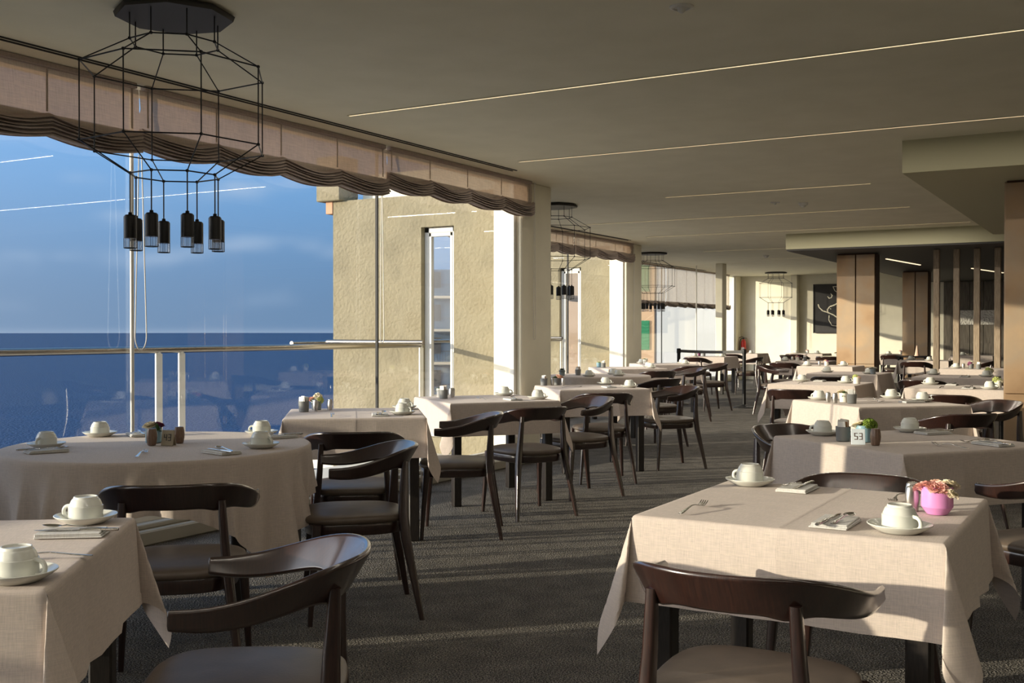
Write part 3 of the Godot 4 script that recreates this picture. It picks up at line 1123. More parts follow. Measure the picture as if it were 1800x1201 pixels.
const TABLES := [
	["T1", "sq", -2.500, -1.470, 38.1, 0.86, "the front left table"],
	["T2", "rd", -3.870, -3.440, 45.0, 0.67, "the round window table"],
	["T3", "sq", -4.320, -5.430, 38.5, 0.86, "the square table behind the round window table"],
	["T4", "sq", -4.375, -7.100, -37.2, 0.88, "the table before the narrow white window"],
	["T5", "sq", -4.440, -9.100, -45.4, 0.86, "the table beside the first cream pillar"],
	["T5b", "rd", -5.550, -11.600, 0.0, 0.60, "the shaded round table past the first pillar"],
	["T6", "sq", -6.350, -14.200, 45.0, 0.88, "the table left of the second chandelier's aisle"],
	["T7", "sq", -6.600, -16.200, 45.0, 0.86, "the table before the second cream pillar"],
	["T8", "sq", -7.680, -21.450, 0.0, 0.86, "the table behind the barrier belt"],
	["R1", "sq", -0.820, -3.220, 0.0, 0.84, "the front right table"],
	["R2", "sq", -0.944, -5.388, -36.9, 0.90, "the table numbered 53"],
	["R3", "sq", -1.650, -8.200, 45.0, 0.90, "the table just behind number 53"],
	["R4a", "sq", -2.760, -10.950, 0.0, 0.85, "the aisle table two rows behind number 53"],
	["R5", "sq", -3.140, -13.850, 0.0, 0.86, "the aisle table three rows behind number 53"],
	["R5b", "sq", -4.030, -16.560, 0.0, 0.82, "the table touching the twin bronze pillar"],
	["R6", "sq", -5.080, -19.100, 0.0, 0.86, "the table right of the barrier post"],
	["R4", "sq", -1.440, -10.820, 0.0, 0.85, "the table beside the near bronze pillar"],
	["R4c", "sq", -1.820, -13.420, 0.0, 0.86, "the second table past the near bronze pillar"],
	["R4d", "sq", -1.970, -16.320, 0.0, 0.84, "the table before the timber posts"],
	["R4e", "sq", -3.300, -20.600, 0.0, 0.86, "the table behind the twin bronze pillar"],
	["F1", "sq", -6.750, -25.600, 0.0, 0.86, "the far table before the end wall"],
	["F3", "sq", -8.100, -25.000, 0.0, 0.86, "the far left table under the last chandelier"],
	["F4", "sq", -4.700, -25.900, 0.0, 0.86, "the far table under the dark painting"],
	["F5", "sq", -3.100, -25.400, 0.0, 0.86, "the far table before the grooved boards"],
]

func tables() -> void:
	var lm := MB.new()
	lm.box(Vector3(0, .355, 0), Vector3(.062, .71, .062), .006)
	var legm := lm.done()
	for q in TABLES:
		var at := Vector3(q[2], 0, q[3])
		var yaw := deg_to_rad(q[4])
		var s: float = q[5]
		var rnd: bool = q[1] == "rd"
		var t := thing("dining_table", "dark wooden table frame under the cloth of %s" % q[6], "table", at, yaw, "dining tables")
		if rnd:
			var k := MB.new()
			k.lathe([Vector2(0, TOP - .004), Vector2(s - .02, TOP - .004), Vector2(s - .012, TOP - .008), Vector2(s - .012, TOP - .03), Vector2(0, TOP - .03)], 64)
			part(t, "table_top", k.done(), mats.table_wood)
		else:
			part(t, "table_top", boxm(Vector3(s - .02, .028, s - .02), .006, Vector3(0, TOP - .019, 0)), mats.table_wood)
		var o := s / 2 - .075 if not rnd else s * .52
		part(t, "apron", boxm(Vector3(o * 2, .05, o * 2), .006, Vector3(0, TOP - .058, 0)), mats.table_wood)
		for sx in [-1, 1]:
			for sz in [-1, 1]:
				part(t, "leg", legm, mats.table_wood, Vector3(o * sx, 0, o * sz))
		var cm: Mesh
		if rnd:
			cm = cloth_round(s, s + .22, 5)
		else:
			var big: bool = q[0] in ["T1", "R1", "R2", "T3"]
			var key: String = "cloth%.2f_%s" % [s, q[0] if big else ""]
			if not meshes.has(key):
				meshes[key] = cloth_square(s / 2 - .012, .25, hash(key) % 1000)
			cm = meshes[key]
		solo("tablecloth", "blush linen cloth draped over %s" % q[6], "tablecloth", cm, mats.cloth, at + Vector3(0, TOP, 0), yaw, "linen tablecloths")

# ------------------------------------------------------------------ small things on the tables
func small_meshes() -> void:
	# upturned cup
	var k := MB.new()
	k.lathe([Vector2(.0385, .012), Vector2(.0435, .0), Vector2(.0445, .0), Vector2(.0448, .004), Vector2(.0450, .0385), Vector2(.0450, .0385), Vector2(.0440, .0398), Vector2(.0425, .0402), Vector2(.0425, .0402), Vector2(.0415, .044), Vector2(.0375, .0535), Vector2(.0345, .0575), Vector2(.0325, .0585), Vector2(.0325, .0585), Vector2(.031, .0635), Vector2(.029, .0645), Vector2(.0275, .0635), Vector2(.0265, .0605), Vector2(0, .0595)], 40)
	meshes["cup"] = k.done()
	k = MB.new()
	var p := []
	for i in 13:
		var a := -PI / 2 + PI * i / 12.0
		p.append(Vector3(.042 + .024 * pow(maxf(cos(a), 0.0), .7), .021 + .0165 * sin(a), 0))
	k.tube(p, .0052, 10)
	meshes["cup_handle"] = k.done()
	k = MB.new()
	k.lathe([Vector2(0, .007), Vector2(.045, .007), Vector2(.050, .008), Vector2(.068, .0165), Vector2(.079, .0225), Vector2(.0815, .0225), Vector2(.082, .0205), Vector2(.072, .0125), Vector2(.054, .003), Vector2(.050, 0), Vector2(0, 0)], 48)
	var sm := k.done()
	meshes["saucer"] = sm
	# fork: handle rests on its end, tines lift
	k = MB.new()
	var sec := func(z: float, y: float, w: float, h: float) -> PackedVector3Array:
		return PackedVector3Array([Vector3(-w / 2, y, z), Vector3(-w / 4, y + h / 2, z), Vector3(w / 4, y + h / 2, z), Vector3(w / 2, y, z), Vector3(w / 4, y - h / 2, z), Vector3(-w / 4, y - h / 2, z)])
	k.loft([sec.call(.095, .003, .011, .002), sec.call(.085, .003, .016, .003), sec.call(.05, .007, .012, .003), sec.call(0.0, .013, .007, .003), sec.call(-.035, .011, .006, .003), sec.call(-.05, .007, .011, .0025), sec.call(-.06, .0045, .021, .002), sec.call(-.07, .0035, .0235, .002)])
	for i in 4:
		var x := -.0098 + .00653 * i
		var tn := []
		for q in [[-.068, .0035, .0042], [-.085, .0042, .004], [-.1, .0085, .0034], [-.11, .0135, .0022]]:
			tn.append(PackedVector3Array([Vector3(x - q[2] / 2, q[1] + .001, q[0]), Vector3(x + q[2] / 2, q[1] + .001, q[0]), Vector3(x + q[2] / 2, q[1] - .001, q[0]), Vector3(x - q[2] / 2, q[1] - .001, q[0])]))
		k.loft(tn)
	meshes["fork"] = k.done()
	k = MB.new()
	k.loft([sec.call(.075, .003, .009, .002), sec.call(.066, .003, .014, .003), sec.call(.03, .006, .009, .003), sec.call(-.02, .011, .005, .003), sec.call(-.035, .009, .007, .0025)])
	var rows := []
	for i in 9:
		var u := i / 8.0
		var row := PackedVector3Array()
		var w := .0165 * pow(sin(PI * clampf(u * .93 + .05, 0, 1)), .6)
		for j in 7:
			var s := -1.0 + j / 3.0
			row.append(Vector3(s * w, .009 - .006 * (1 - s * s) * sin(PI * u) + .003 * u, -.033 - .05 * u))
		rows.append(row)
	k.grid(rows, false, true)
	meshes["spoon"] = k.done()
	k = MB.new()
	k.loft([sec.call(.105, .004, .011, .006), sec.call(.095, .004, .016, .008), sec.call(.03, .004, .012, .008), sec.call(.01, .004, .009, .006)])
	k.loft([PackedVector3Array([Vector3(-.006, .004, .011), Vector3(-.003, .0052, .011), Vector3(.007, .004, .011), Vector3(-.003, .0028, .011)]), PackedVector3Array([Vector3(-.008, .004, -.06), Vector3(-.004, .0048, -.06), Vector3(.010, .004, -.06), Vector3(-.004, .0032, -.06)]), PackedVector3Array([Vector3(-.007, .004, -.095), Vector3(-.005, .0044, -.095), Vector3(.002, .004, -.105), Vector3(-.005, .0036, -.095)])])
	meshes["knife"] = k.done()
	k = MB.new()
	for i in 3:
		k.box(Vector3(.002 * (i % 2), .0022 + .0040 * i, -.002 * i), Vector3(.10 - .003 * i, .0042, .165 - .004 * i), .0018, Transform3D(Basis(Vector3.UP, .015 * (i - 1)), Vector3.ZERO))
	meshes["napkin"] = k.done()
	# shakers
	k = MB.new()
	k.lathe([Vector2(.0, 0), Vector2(.015, 0), Vector2(.0165, .002), Vector2(.0195, .025), Vector2(.0205, .04), Vector2(.0195, .055), Vector2(.0165, .068), Vector2(.013, .072), Vector2(0, .073)].map(func(q): return q), 28, 1.0, .72)
	meshes["shaker"] = k.done()
	k = MB.new()
	k.lathe([Vector2(0, .073), Vector2(.007, .0735), Vector2(.009, .0725), Vector2(.0125, .0722), Vector2(.0127, .0712)].map(func(q): return q), 20, 1.0, .72)
	meshes["shaker_cap"] = k.done()
	k = MB.new()
	var rr := []
	for q in [[.016, 0.0], [.0185, .004], [.0225, .025], [.0235, .04], [.0225, .056], [.019, .074], [.017, .076]]:
		var ring := PackedVector3Array()
		for j in 40:
			var a := TAU * j / 40
			var r: float = q[0] * (1.0 + .05 * sin(a * 10.0))
			ring.append(Vector3(cos(a) * r, q[1], sin(a) * r))
		rr.append(ring)
	k.loft(rr)
	meshes["ribbed"] = k.done()
	# pots
	k = MB.new()
	k.lathe([Vector2(0, 0), Vector2(.026, 0), Vector2(.029, .002), Vector2(.043, .022), Vector2(.043, .022), Vector2(.0435, .028), Vector2(.0425, .078), Vector2(.041, .0795), Vector2(.039, .078), Vector2(.039, .06), Vector2(0, .06)], 44)
	meshes["pot_round"] = k.done()
	k = MB.new()
	var pr := [Vector2(0, 0), Vector2(.033, 0), Vector2(.035, .003)]
	for i in 14:
		pr.append(Vector2(.0365 + (.0012 if i % 2 == 0 else -.0004), .006 + .005 * i))
	pr.append_array([Vector2(.036, .078), Vector2(.033, .078), Vector2(.033, .06), Vector2(0, .06)])
	k.lathe(pr, 40)
	meshes["pot_ribbed"] = k.done()
	k = MB.new()
	k.lathe([Vector2(0, 0), Vector2(.030, 0), Vector2(.0315, .002), Vector2(.035, .066), Vector2(.0345, .068), Vector2(.0325, .067), Vector2(.031, .05), Vector2(0, .05)], 36)
	meshes["pot_cone"] = k.done()
	# blossoms and leaves
	meshes["carnation"] = blossom(46, .030, .30, 3)
	meshes["rose"] = blossom(26, .030, .10, 5)
	meshes["daisy"] = blossom(14, .034, .04, 9)
	meshes["moss"] = tuft(320, .042, 4)
	meshes["floret"] = tuft(150, .030, 6)
	meshes["sprig"] = sprig(12, .07, 7)
	meshes["plant"] = sprig(34, .055, 8)

func blossom(count: int, r: float, ruffle: float, sd: int) -> ArrayMesh:
	var g := RandomNumberGenerator.new()
	g.seed = sd
	var k := MB.new()
	for i in count:
		var q := sqrt(float(i) / count)
		var a := i * 2.39996
		var open := q * 1.25
		var w := r * (.42 + .25 * q)
		var L := r * (.75 + .35 * q)
		var rows := []
		for u in 4:
			var uu := u / 3.0
			var row := PackedVector3Array()
			for s in 5:
				var ss := -1.0 + s * .5
				var bend := open * (.35 + .65 * uu)
				var rad := sin(bend) * L * uu + r * .06
				var y := cos(bend) * L * uu + ruffle * r * uu * g.randf_range(-.5, .5)
				var wid := w * ss * sin(PI * (.18 + .52 * uu))
				var d := Vector3(cos(a), 0, sin(a))
				var e := Vector3(-sin(a), 0, cos(a))
				row.append(d * (rad - absf(ss) * w * .22 * uu + ruffle * r * .35 * uu * g.randf_range(-1, 1)) + e * wid + Vector3(0, y, 0))
			rows.append(row)
		k.grid(rows)
	return k.done()

func tuft(count: int, r: float, sd: int) -> ArrayMesh:
	var g := RandomNumberGenerator.new()
	g.seed = sd
	var k := MB.new()
	for i in count:
		var y := 1.0 - 1.5 * (i + .5) / count
		var a := i * 2.39996
		var h := sqrt(maxf(0.0, 1 - y * y))
		var d := Vector3(cos(a) * h, y, sin(a) * h)
		var e := d.cross(Vector3.UP.rotated(Vector3.RIGHT, g.randf() * 3)).normalized() * r * .16
		var c := d * r * g.randf_range(.86, 1.05)
		var o := d.cross(e).normalized() * r * .16
		k.grid([PackedVector3Array([c - e * .6 - d * r * .25, c + e * .6 - d * r * .25]), PackedVector3Array([c - e + o * .3, c + e - o * .3]), PackedVector3Array([c - e * .3 + o, c + e * .3 + o])])
	return k.done()

func sprig(count: int, r: float, sd: int) -> ArrayMesh:
	var g := RandomNumberGenerator.new()
	g.seed = sd
	var k := MB.new()
	for i in count:
		var a := g.randf() * TAU
		var up := g.randf_range(.15, 1.2)
		var d := Vector3(cos(a) * cos(up), sin(up), sin(a) * cos(up))
		var e := Vector3(-sin(a), 0, cos(a))
		var L := r * g.randf_range(.6, 1.0)
		var rows := []
		for u in 5:
			var uu := u / 4.0
			var w := L * .17 * sin(PI * minf(1.0, uu * .9 + .08))
			var c := d * L * uu + Vector3(0, -.35 * L * uu * uu * (1.2 - up * .6), 0)
			rows.append(PackedVector3Array([c - e * w + Vector3(0, w * .3, 0), c, c + e * w + Vector3(0, w * .3, 0)]))
		k.grid(rows)
	return k.done()

func cup(at: Vector3, yaw: float, label: String, slabel: String) -> void:
	solo("saucer", slabel, "saucer", meshes["saucer"], mats.porcelain, at, 0.0, "white saucers")
	var t := thing("coffee_cup", label, "cup", at + Vector3(0, .0072, 0), yaw, "upturned white coffee cups")
	part(t, "body", meshes["cup"], mats.porcelain)
	part(t, "handle", meshes["cup_handle"], mats.porcelain)

func pot(kind: String, at: Vector3, label: String) -> void:
	var t := thing("flower_pot", label, "flower pot", at, 0.0, "small pots of flowers on the tables")
	# pot shape, pot colour, then blossoms: mesh, colour, x, y, z, size
	var d: Array = {
		"pot_pink": ["pot_round", "pot_pink", [["carnation", "petal_pink", -.028, .075, .008, 1.05], ["carnation", "petal_pink", .004, .078, .022, 1.0], ["carnation", "petal_cream", .026, .080, -.012, 1.05], ["carnation", "petal_cream", .030, .066, .020, .9], ["carnation", "petal_blush", -.004, .082, -.022, .9]]],
		"pot_blue": ["pot_ribbed", "pot_blue", [["moss", "lime", -.030, .082, -.006, .62], ["rose", "petal_cream", .0, .078, .016, 1.25], ["rose", "petal_violet", -.018, .078, .012, .9], ["daisy", "petal_violet", .024, .084, -.006, .9], ["sprig", "leaf", .034, .070, .010, .8]]],
		"pot_moss": ["pot_ribbed", "pot_blue", [["moss", "moss", .026, .088, 0.0, .86], ["daisy", "petal_cream", -.022, .078, .012, .95], ["daisy", "petal_white", -.006, .092, -.006, .8]]],
		"pot_bouquet": ["pot_cone", "pot_slate", [["rose", "petal_pink", -.032, .068, .010, 1.0], ["floret", "petal_cream", .012, .092, 0.0, 1.1], ["rose", "petal_blush", -.010, .078, .016, .9], ["floret", "lime", .034, .076, .004, .85], ["sprig", "leaf", .0, .06, .02, .7]]],
		"pot_plant": ["pot_cone", "pot_white", [["plant", "leaf_dark", 0.0, .062, 0.0, 1.0], ["sprig", "leaf", -.016, .062, .01, .75], ["plant", "leaf_plum", .012, .064, 0.0, .8]]],
		"pot_peony": ["pot_cone", "pot_grey", [["rose", "petal_blush", .022, .076, .006, 1.45], ["sprig", "leaf", -.026, .066, 0.0, 1.0], ["daisy", "petal_white", -.03, .058, .012, .7]]],
		"pot_grey": ["pot_cone", "pot_slate", [["plant", "leaf_dark", 0.0, .062, 0.0, 1.25]]],
		"pot_blueplant": ["pot_cone", "pot_blue", [["plant", "leaf", 0.0, .060, 0.0, 1.0], ["floret", "lime", .0, .07, 0.0, .8]]],
		"pot_white": ["pot_cone", "pot_white", [["rose", "petal_cream", -.018, .070, 0.0, 1.2], ["daisy", "petal_white", .02, .074, .006, .95], ["sprig", "leaf", .012, .06, .01, .9]]],
		"pot_creamplant": ["pot_cone", "pot_white", [["floret", "lime", -.012, .076, 0.0, 1.0], ["rose", "petal_blush", .02, .066, .006, .8], ["sprig", "leaf", -.01, .06, 0.0, .7]]],
		"pot_roses": ["pot_cone", "pot_slate", [["rose", "petal_white", -.018, .070, .004, 1.15], ["rose", "petal_white", .016, .072, 0.0, 1.1], ["sprig", "leaf", 0.0, .06, 0.0, .6]]],
		"pot_limebloom": ["pot_cone", "pot_white", [["floret", "lime", -.016, .080, .004, 1.15], ["floret", "petal_cream", .018, .074, 0.0, .95], ["sprig", "leaf", .02, .062, 0.0, .9]]],
		"pot_violet": ["pot_cone", "pot_grey", [["floret", "petal_violet", -.012, .076, 0.0, 1.2], ["rose", "petal_white", .01, .096, 0.0, .9], ["sprig", "leaf", -.01, .07, 0.0, .9]]],
		"pot_mixed": ["pot_cone", "pot_white", [["floret", "petal_blush", -.014, .076, 0.0, 1.0], ["floret", "petal_violet", .012, .074, .006, .8], ["sprig", "leaf", 0.0, .064, 0.0, .8]]],
		"pot_plum": ["pot_cone", "pot_plum", [["sprig", "leaf", 0.0, .062, 0.0, 1.2]]]}[kind]
	part(t, "pot", meshes[d[0]], mats[d[1]])
	for q in d[2]:
		var o := part(t, "leaves" if "leaf" in q[1] else "blossom", meshes[q[0]], mats[q[1]], Vector3(q[2], q[3] - .012, q[4]), Vector3(q[4] * 16, q[2] * 40, -q[2] * 14))
		o.scale = Vector3.ONE * q[5]

func sugar(at: Vector3, label: String, sd: int) -> void:
	var t := thing("sugar_pot", label, "sugar pot", at, 0.0, "grey pots of sugar sachets")
	part(t, "pot", meshes["pot_cone"], mats.pot_grey)
	var g := RandomNumberGenerator.new()
	g.seed = sd
	for i in 7:
		part(t, "sachet", boxm(Vector3(.038, .062, .004), .0015), mats.packet if i % 4 else mats.packet_brown, Vector3(g.randf_range(-.006, .006), .064 + g.randf_range(-.006, .008), -.021 + .007 * i), Vector3(g.randf_range(-.12, .12), g.randf_range(-.3, .3), g.randf_range(-.15, .15)))

func number_card(at: Vector3, yaw: float, label: String, text: String, m: Material, ink: Material) -> void:
	var t := thing("table_number", label, "table number", at, yaw)
	var lean := Basis(Vector3.RIGHT, -.17)
	var k := MB.new()
	k.box(Vector3(0, .036, 0), Vector3(.062, .072, .005), .0012, Transform3D(lean, Vector3(0, 0, .012)))
	k.box(Vector3(0, .033, 0), Vector3(.05, .066, .004), .0012, Transform3D(Basis(Vector3.RIGHT, .3), Vector3(0, 0, -.022)))
	part(t, "card", k.done(), m)
	# square-cut digits
	var segs := {"4": [0, 0, 1, 1, 1, 0, 1], "5": [1, 0, 1, 1, 0, 1, 1], "3": [1, 1, 0, 1, 0, 1, 1]}
	segs = {"4": "bcfg", "5": "acdfg", "3": "abcdg"}
	var sg := {"a": [0, .014, 1], "d": [0, -.014, 1], "g": [0, 0, 1], "f": [-.006, .007, 0], "b": [.006, .007, 0], "e": [-.006, -.007, 0], "c": [.006, -.007, 0]}
	var x := -.0105
	for ch in text:
		var w := MB.new()
		for c in segs[ch]:
			var q: Array = sg[c]
			w.box(Vector3(x + q[0], .038 + q[1], .0031), Vector3(.014, .0032, .0012) if q[2] == 1 else Vector3(.0032, .0155, .0012), 0, Transform3D(lean, Vector3(0, 0, .012)))
		part(t, "digit", w.done(), ink)
		x += .021

const ITEMS := {
"T1": [["cup", -2.465, -1.936, 200], ["cup", -2.016, -1.412, 20], ["napkin", -2.340, -1.80, 0], ["fork", -2.146, -1.586, 0]],
"T2": [["cup", -4.210, -3.100, -75], ["cup", -4.440, -3.572, 170], ["cup", -3.380, -3.580, 0], ["cup", -3.790, -4.019, 200], ["fork", -3.610, -3.110, 55], ["fork", -4.200, -3.870, 200], ["napkin", -4.050, -2.98, 60], ["napkin", -4.300, -3.690, 240], ["napkin", -3.370, -3.330, 55], ["napkin", -3.620, -3.960, 225], ["pot_blue", -3.965, -3.490, 0], ["shaker_ribbed", -3.875, -3.400, 0], ["sign_dark", -3.800, -3.430, 15], ["shaker_ribbed", -3.845, -3.535, 0]],
"T3": [["sugar", -4.660, -5.330, 0], ["shaker", -4.640, -5.420, 0], ["pot_bouquet", -4.700, -5.500, 0], ["shaker", -4.610, -5.530, 0], ["cup", -3.970, -5.460, 0], ["cup", -4.230, -5.84, 0], ["fork", -4.260, -5.130, 15], ["napkin", -4.040, -5.320, 40]],
"T4": [["pot_plant", -4.760, -7.060, 0], ["sugar", -4.640, -6.920, 0], ["shaker", -4.650, -7.040, 0], ["shaker", -4.690, -7.120, 40], ["cup", -4.440, -7.500, 30], ["cup", -3.980, -7.230, 0], ["fork", -4.310, -6.960, 0], ["napkin", -4.080, -7.020, 40]],
"T5": [["sugar", -4.930, -9.080, 0], ["shaker", -4.870, -9.140, 0], ["pot_peony", -4.865, -9.233, 0], ["shaker", -4.769, -9.169, 0], ["cup", -4.497, -9.540, 0], ["cup", -4.060, -9.130, 0], ["fork", -4.530, -8.860, 10], ["napkin", -4.220, -9.030, 40]],
"T5b": [["pot_grey", -5.839, -11.202, 0], ["sugar", -5.750, -11.440, 0], ["cup", -5.463, -11.15, 0], ["cup", -5.470, -11.830, 0], ["cup", -5.240, -11.480, 0]],
"T6": [["pot_blueplant", -6.75, -14.1, 0], ["sugar", -6.63, -14.0, 0], ["cup", -6.15, -14.5, 0], ["cup", -5.96, -14.15, 0]],
"T7": [["cup", -6.99, -16.2, 160], ["pot_white", -6.87, -16.08, 0], ["cup", -6.40, -16.48, 0], ["cup", -6.24, -16.2, 0]],
"T8": [["pot_plum", -8.0, -21.6, 0], ["sugar", -7.88, -21.55, 0], ["cup", -7.95, -21.2, 0], ["cup", -7.4, -21.3, 0]],
"R1": [["cup", -0.530, -2.905, -30], ["cup", -1.130, -3.540, 165], ["fork", -1.115, -2.950, -1], ["fork", -0.640, -3.480, -2], ["napkin", -0.700, -2.930, -1], ["napkin", -0.960, -3.510, -2], ["pot_pink", -0.490, -3.240, 0], ["shaker", -0.560, -3.260, 25], ["shaker", -0.575, -3.345, 25]],
"R2": [["cup", -1.363, -5.437, 170], ["cup", -1.017, -5.840, 90], ["fork", -0.720, -5.150, 0], ["fork", -0.640, -5.450, 0], ["napkin", -1.235, -5.500, 75], ["napkin", -0.894, -5.781, 75], ["napkin", -0.570, -5.340, 70], ["sign_white", -1.107, -5.057, 20], ["shaker_ribbed", -1.030, -5.060, 0], ["pot_moss", -1.110, -5.190, 0], ["sugar", -1.205, -5.190, 0]],
"R3": [["cup", -2.090, -8.220, 160], ["shaker", -1.963, -7.987, 0], ["shaker", -1.895, -7.912, 0], ["pot_white", -1.860, -8.040, 0], ["sugar", -1.780, -7.930, 0], ["cup", -1.650, -8.676, 0], ["cup", -1.377, -8.403, 0], ["fork", -1.680, -8.220, 0], ["fork", -1.777, -8.537, 120], ["napkin", -1.420, -8.24, 40]],
"R4a": [["cup", -3.020, -11.190, 160], ["cup", -2.540, -11.040, 0], ["pot_creamplant", -2.405, -10.920, 0], ["fork", -2.900, -10.690, 20], ["napkin", -2.850, -11.25, 30]],
"R5": [["cup", -3.420, -13.870, 160], ["cup", -2.850, -13.600, 0], ["pot_roses", -2.78, -13.500, 0]],
"R5b": [["cup", -4.320, -16.300, 160], ["pot_mixed", -4.060, -16.410, 0], ["cup", -3.840, -16.530, 0], ["shaker", -4.150, -16.350, 0]],
"R6": [["cup", -5.405, -18.920, 160], ["pot_mixed", -5.220, -19.040, 0], ["sugar", -5.100, -19.10, 0], ["shaker", -5.300, -19.000, 0]],
"R4": [["cup", -1.750, -11.120, 160], ["cup", -1.150, -10.520, 0], ["pot_limebloom", -1.110, -10.800, 0], ["fork", -1.560, -10.515, 60], ["napkin", -1.550, -11.125, 60], ["napkin", -1.330, -10.550, 60]],
"R4c": [["cup", -2.120, -13.705, 160], ["cup", -1.500, -13.390, 0], ["pot_limebloom", -1.490, -13.620, 0], ["napkin", -1.700, -13.150, 60]],
"R4d": [["cup", -2.220, -16.300, 160], ["shaker", -2.100, -16.130, 0], ["pot_violet", -2.010, -16.190, 0], ["sugar", -1.900, -16.080, 0]],
"R4e": [["cup", -3.210, -20.285, 0], ["cup", -3.610, -20.800, 0]],
"F1": [["cup", -7.0, -25.4, 160], ["pot_mixed", -6.78, -25.6, 0], ["cup", -6.5, -25.4, 0]],
"F3": [["cup", -8.3, -24.8, 160], ["cup", -7.9, -24.8, 0]],
"F4": [["cup", -4.95, -25.7, 0], ["pot_mixed", -4.7, -25.8, 0]],
"F5": [["cup", -3.3, -25.2, 0], ["pot_violet", -3.0, -25.3, 0]],
}

func place_items() -> void:
	var right := Vector2(cos(deg_to_rad(30.2)), -sin(deg_to_rad(30.2)))
	var fwd := Vector2(-sin(deg_to_rad(30.2)), -cos(deg_to_rad(30.2)))
	var where := {}
	var spot := {}
	for q in TABLES:
		where[q[0]] = q[6]
		spot[q[0]] = q
	var potwords := {"pot_pink": "pink pot of pink and cream carnations", "pot_blue": "ribbed blue pot of cream and mauve flowers", "pot_moss": "ribbed blue pot with green moss ball", "pot_bouquet": "slate pot of coral and cream flowers", "pot_plant": "white pot with a dark leafy plant", "pot_peony": "grey pot with a blush peony", "pot_grey": "slate pot with dark foliage", "pot_blueplant": "pale blue pot with a green plant", "pot_white": "white pot of cream flowers", "pot_creamplant": "cream pot of lime flowers", "pot_roses": "slate pot of white roses", "pot_limebloom": "white pot of lime blossoms", "pot_violet": "grey pot of purple flowers", "pot_mixed": "small pot of mixed flowers", "pot_plum": "plum pot with a green sprig"}
	for tb in ITEMS:
		var tp: String = where[tb]
		var list: Array = ITEMS[tb]
		for it in list:
			var kind: String = it[0]
			# place among its own kind, seen left to right
			var sx := []
			for o in list:
				if o[0] == kind:
					var p := Vector2(o[1], o[2])
					sx.append(p.dot(right) / p.dot(fwd))
			sx.sort()
			var me := Vector2(it[1], it[2])
			var rank: int = sx.find(me.dot(right) / me.dot(fwd))
			var ord := ""
			if sx.size() == 2:
				ord = ["left", "right"][rank]
			elif sx.size() == 3:
				ord = ["leftmost", "middle", "rightmost"][rank]
			elif sx.size() > 3:
				ord = ["leftmost", "second-left", "second-right", "rightmost"][rank]
			var pre := (ord + " ") if ord else ""
			var at := Vector3(it[1], TOP + .002, it[2])
			var yaw := deg_to_rad(it[3])
			if kind in ["fork", "napkin"] and it[3] < 0:
				yaw = 0.0 if it[3] == -1 else PI
			elif kind in ["fork", "napkin"]:
				var q: Array = spot[tb]
				var off := me - Vector2(q[2], q[3])
				if q[1] == "rd":
					yaw = face(-off)
				else:
					var a := deg_to_rad(q[4])
					var u := Vector2(cos(a), -sin(a))
					var v := Vector2(sin(a), cos(a))
					yaw = face(-u * signf(off.dot(u)) if absf(off.dot(u)) > absf(off.dot(v)) else -v * signf(off.dot(v)))
			match kind:
				"cup":
					cup(at, yaw, "%supturned white coffee cup on %s" % [pre, tp], "white saucer under the %supturned cup on %s" % [pre, tp])
				"fork":
					solo("fork", "%ssteel fork lying on %s" % [pre, tp], "fork", meshes["fork"], mats.steel, at + Vector3(0, .001, 0), yaw, "steel forks")
				"napkin":
					solo("napkin", "%sfolded white napkin on %s" % [pre, tp], "napkin", meshes["napkin"], mats.napkin, at, yaw, "folded white napkins")
					var b := Basis(Vector3.UP, yaw)
					solo("knife", "knife on the %snapkin of %s" % [pre, tp], "knife", meshes["knife"], mats.steel, at + Vector3(0, .0115, 0) + b * Vector3(-.014, 0, .01), yaw - .06, "steel knives")
					solo("teaspoon", "teaspoon on the %snapkin of %s" % [pre, tp], "spoon", meshes["spoon"], mats.steel, at + Vector3(0, .0115, 0) + b * Vector3(.018, 0, .0), yaw - .12, "steel teaspoons")
				"shaker":
					var t := thing("salt_shaker", "%ssteel shaker on %s" % [pre, tp], "shaker", at, yaw, "steel shakers")
					part(t, "body", meshes["shaker"], mats.brushed)
					part(t, "cap", meshes["shaker_cap"], mats.steel)
				"shaker_ribbed":
					solo("wooden_mill", "%sfluted wooden mill on %s" % [pre, tp], "mill", meshes["ribbed"], mats.wooden, at, yaw, "fluted wooden mills")
				"sugar":
					sugar(at, "grey pot of sugar sachets on %s" % tp, tb.hash() % 997)
				"sign_white":
					number_card(at, yaw, "pale blue table number card reading 53", "53", mats.card, mats.ink)
				"sign_dark":
					number_card(at, yaw, "dark table number card on %s" % tp, "43", mats.card_dark, mats.ink_black)
				_:
					pot(kind, at, "%s on %s" % [potwords[kind], tp])

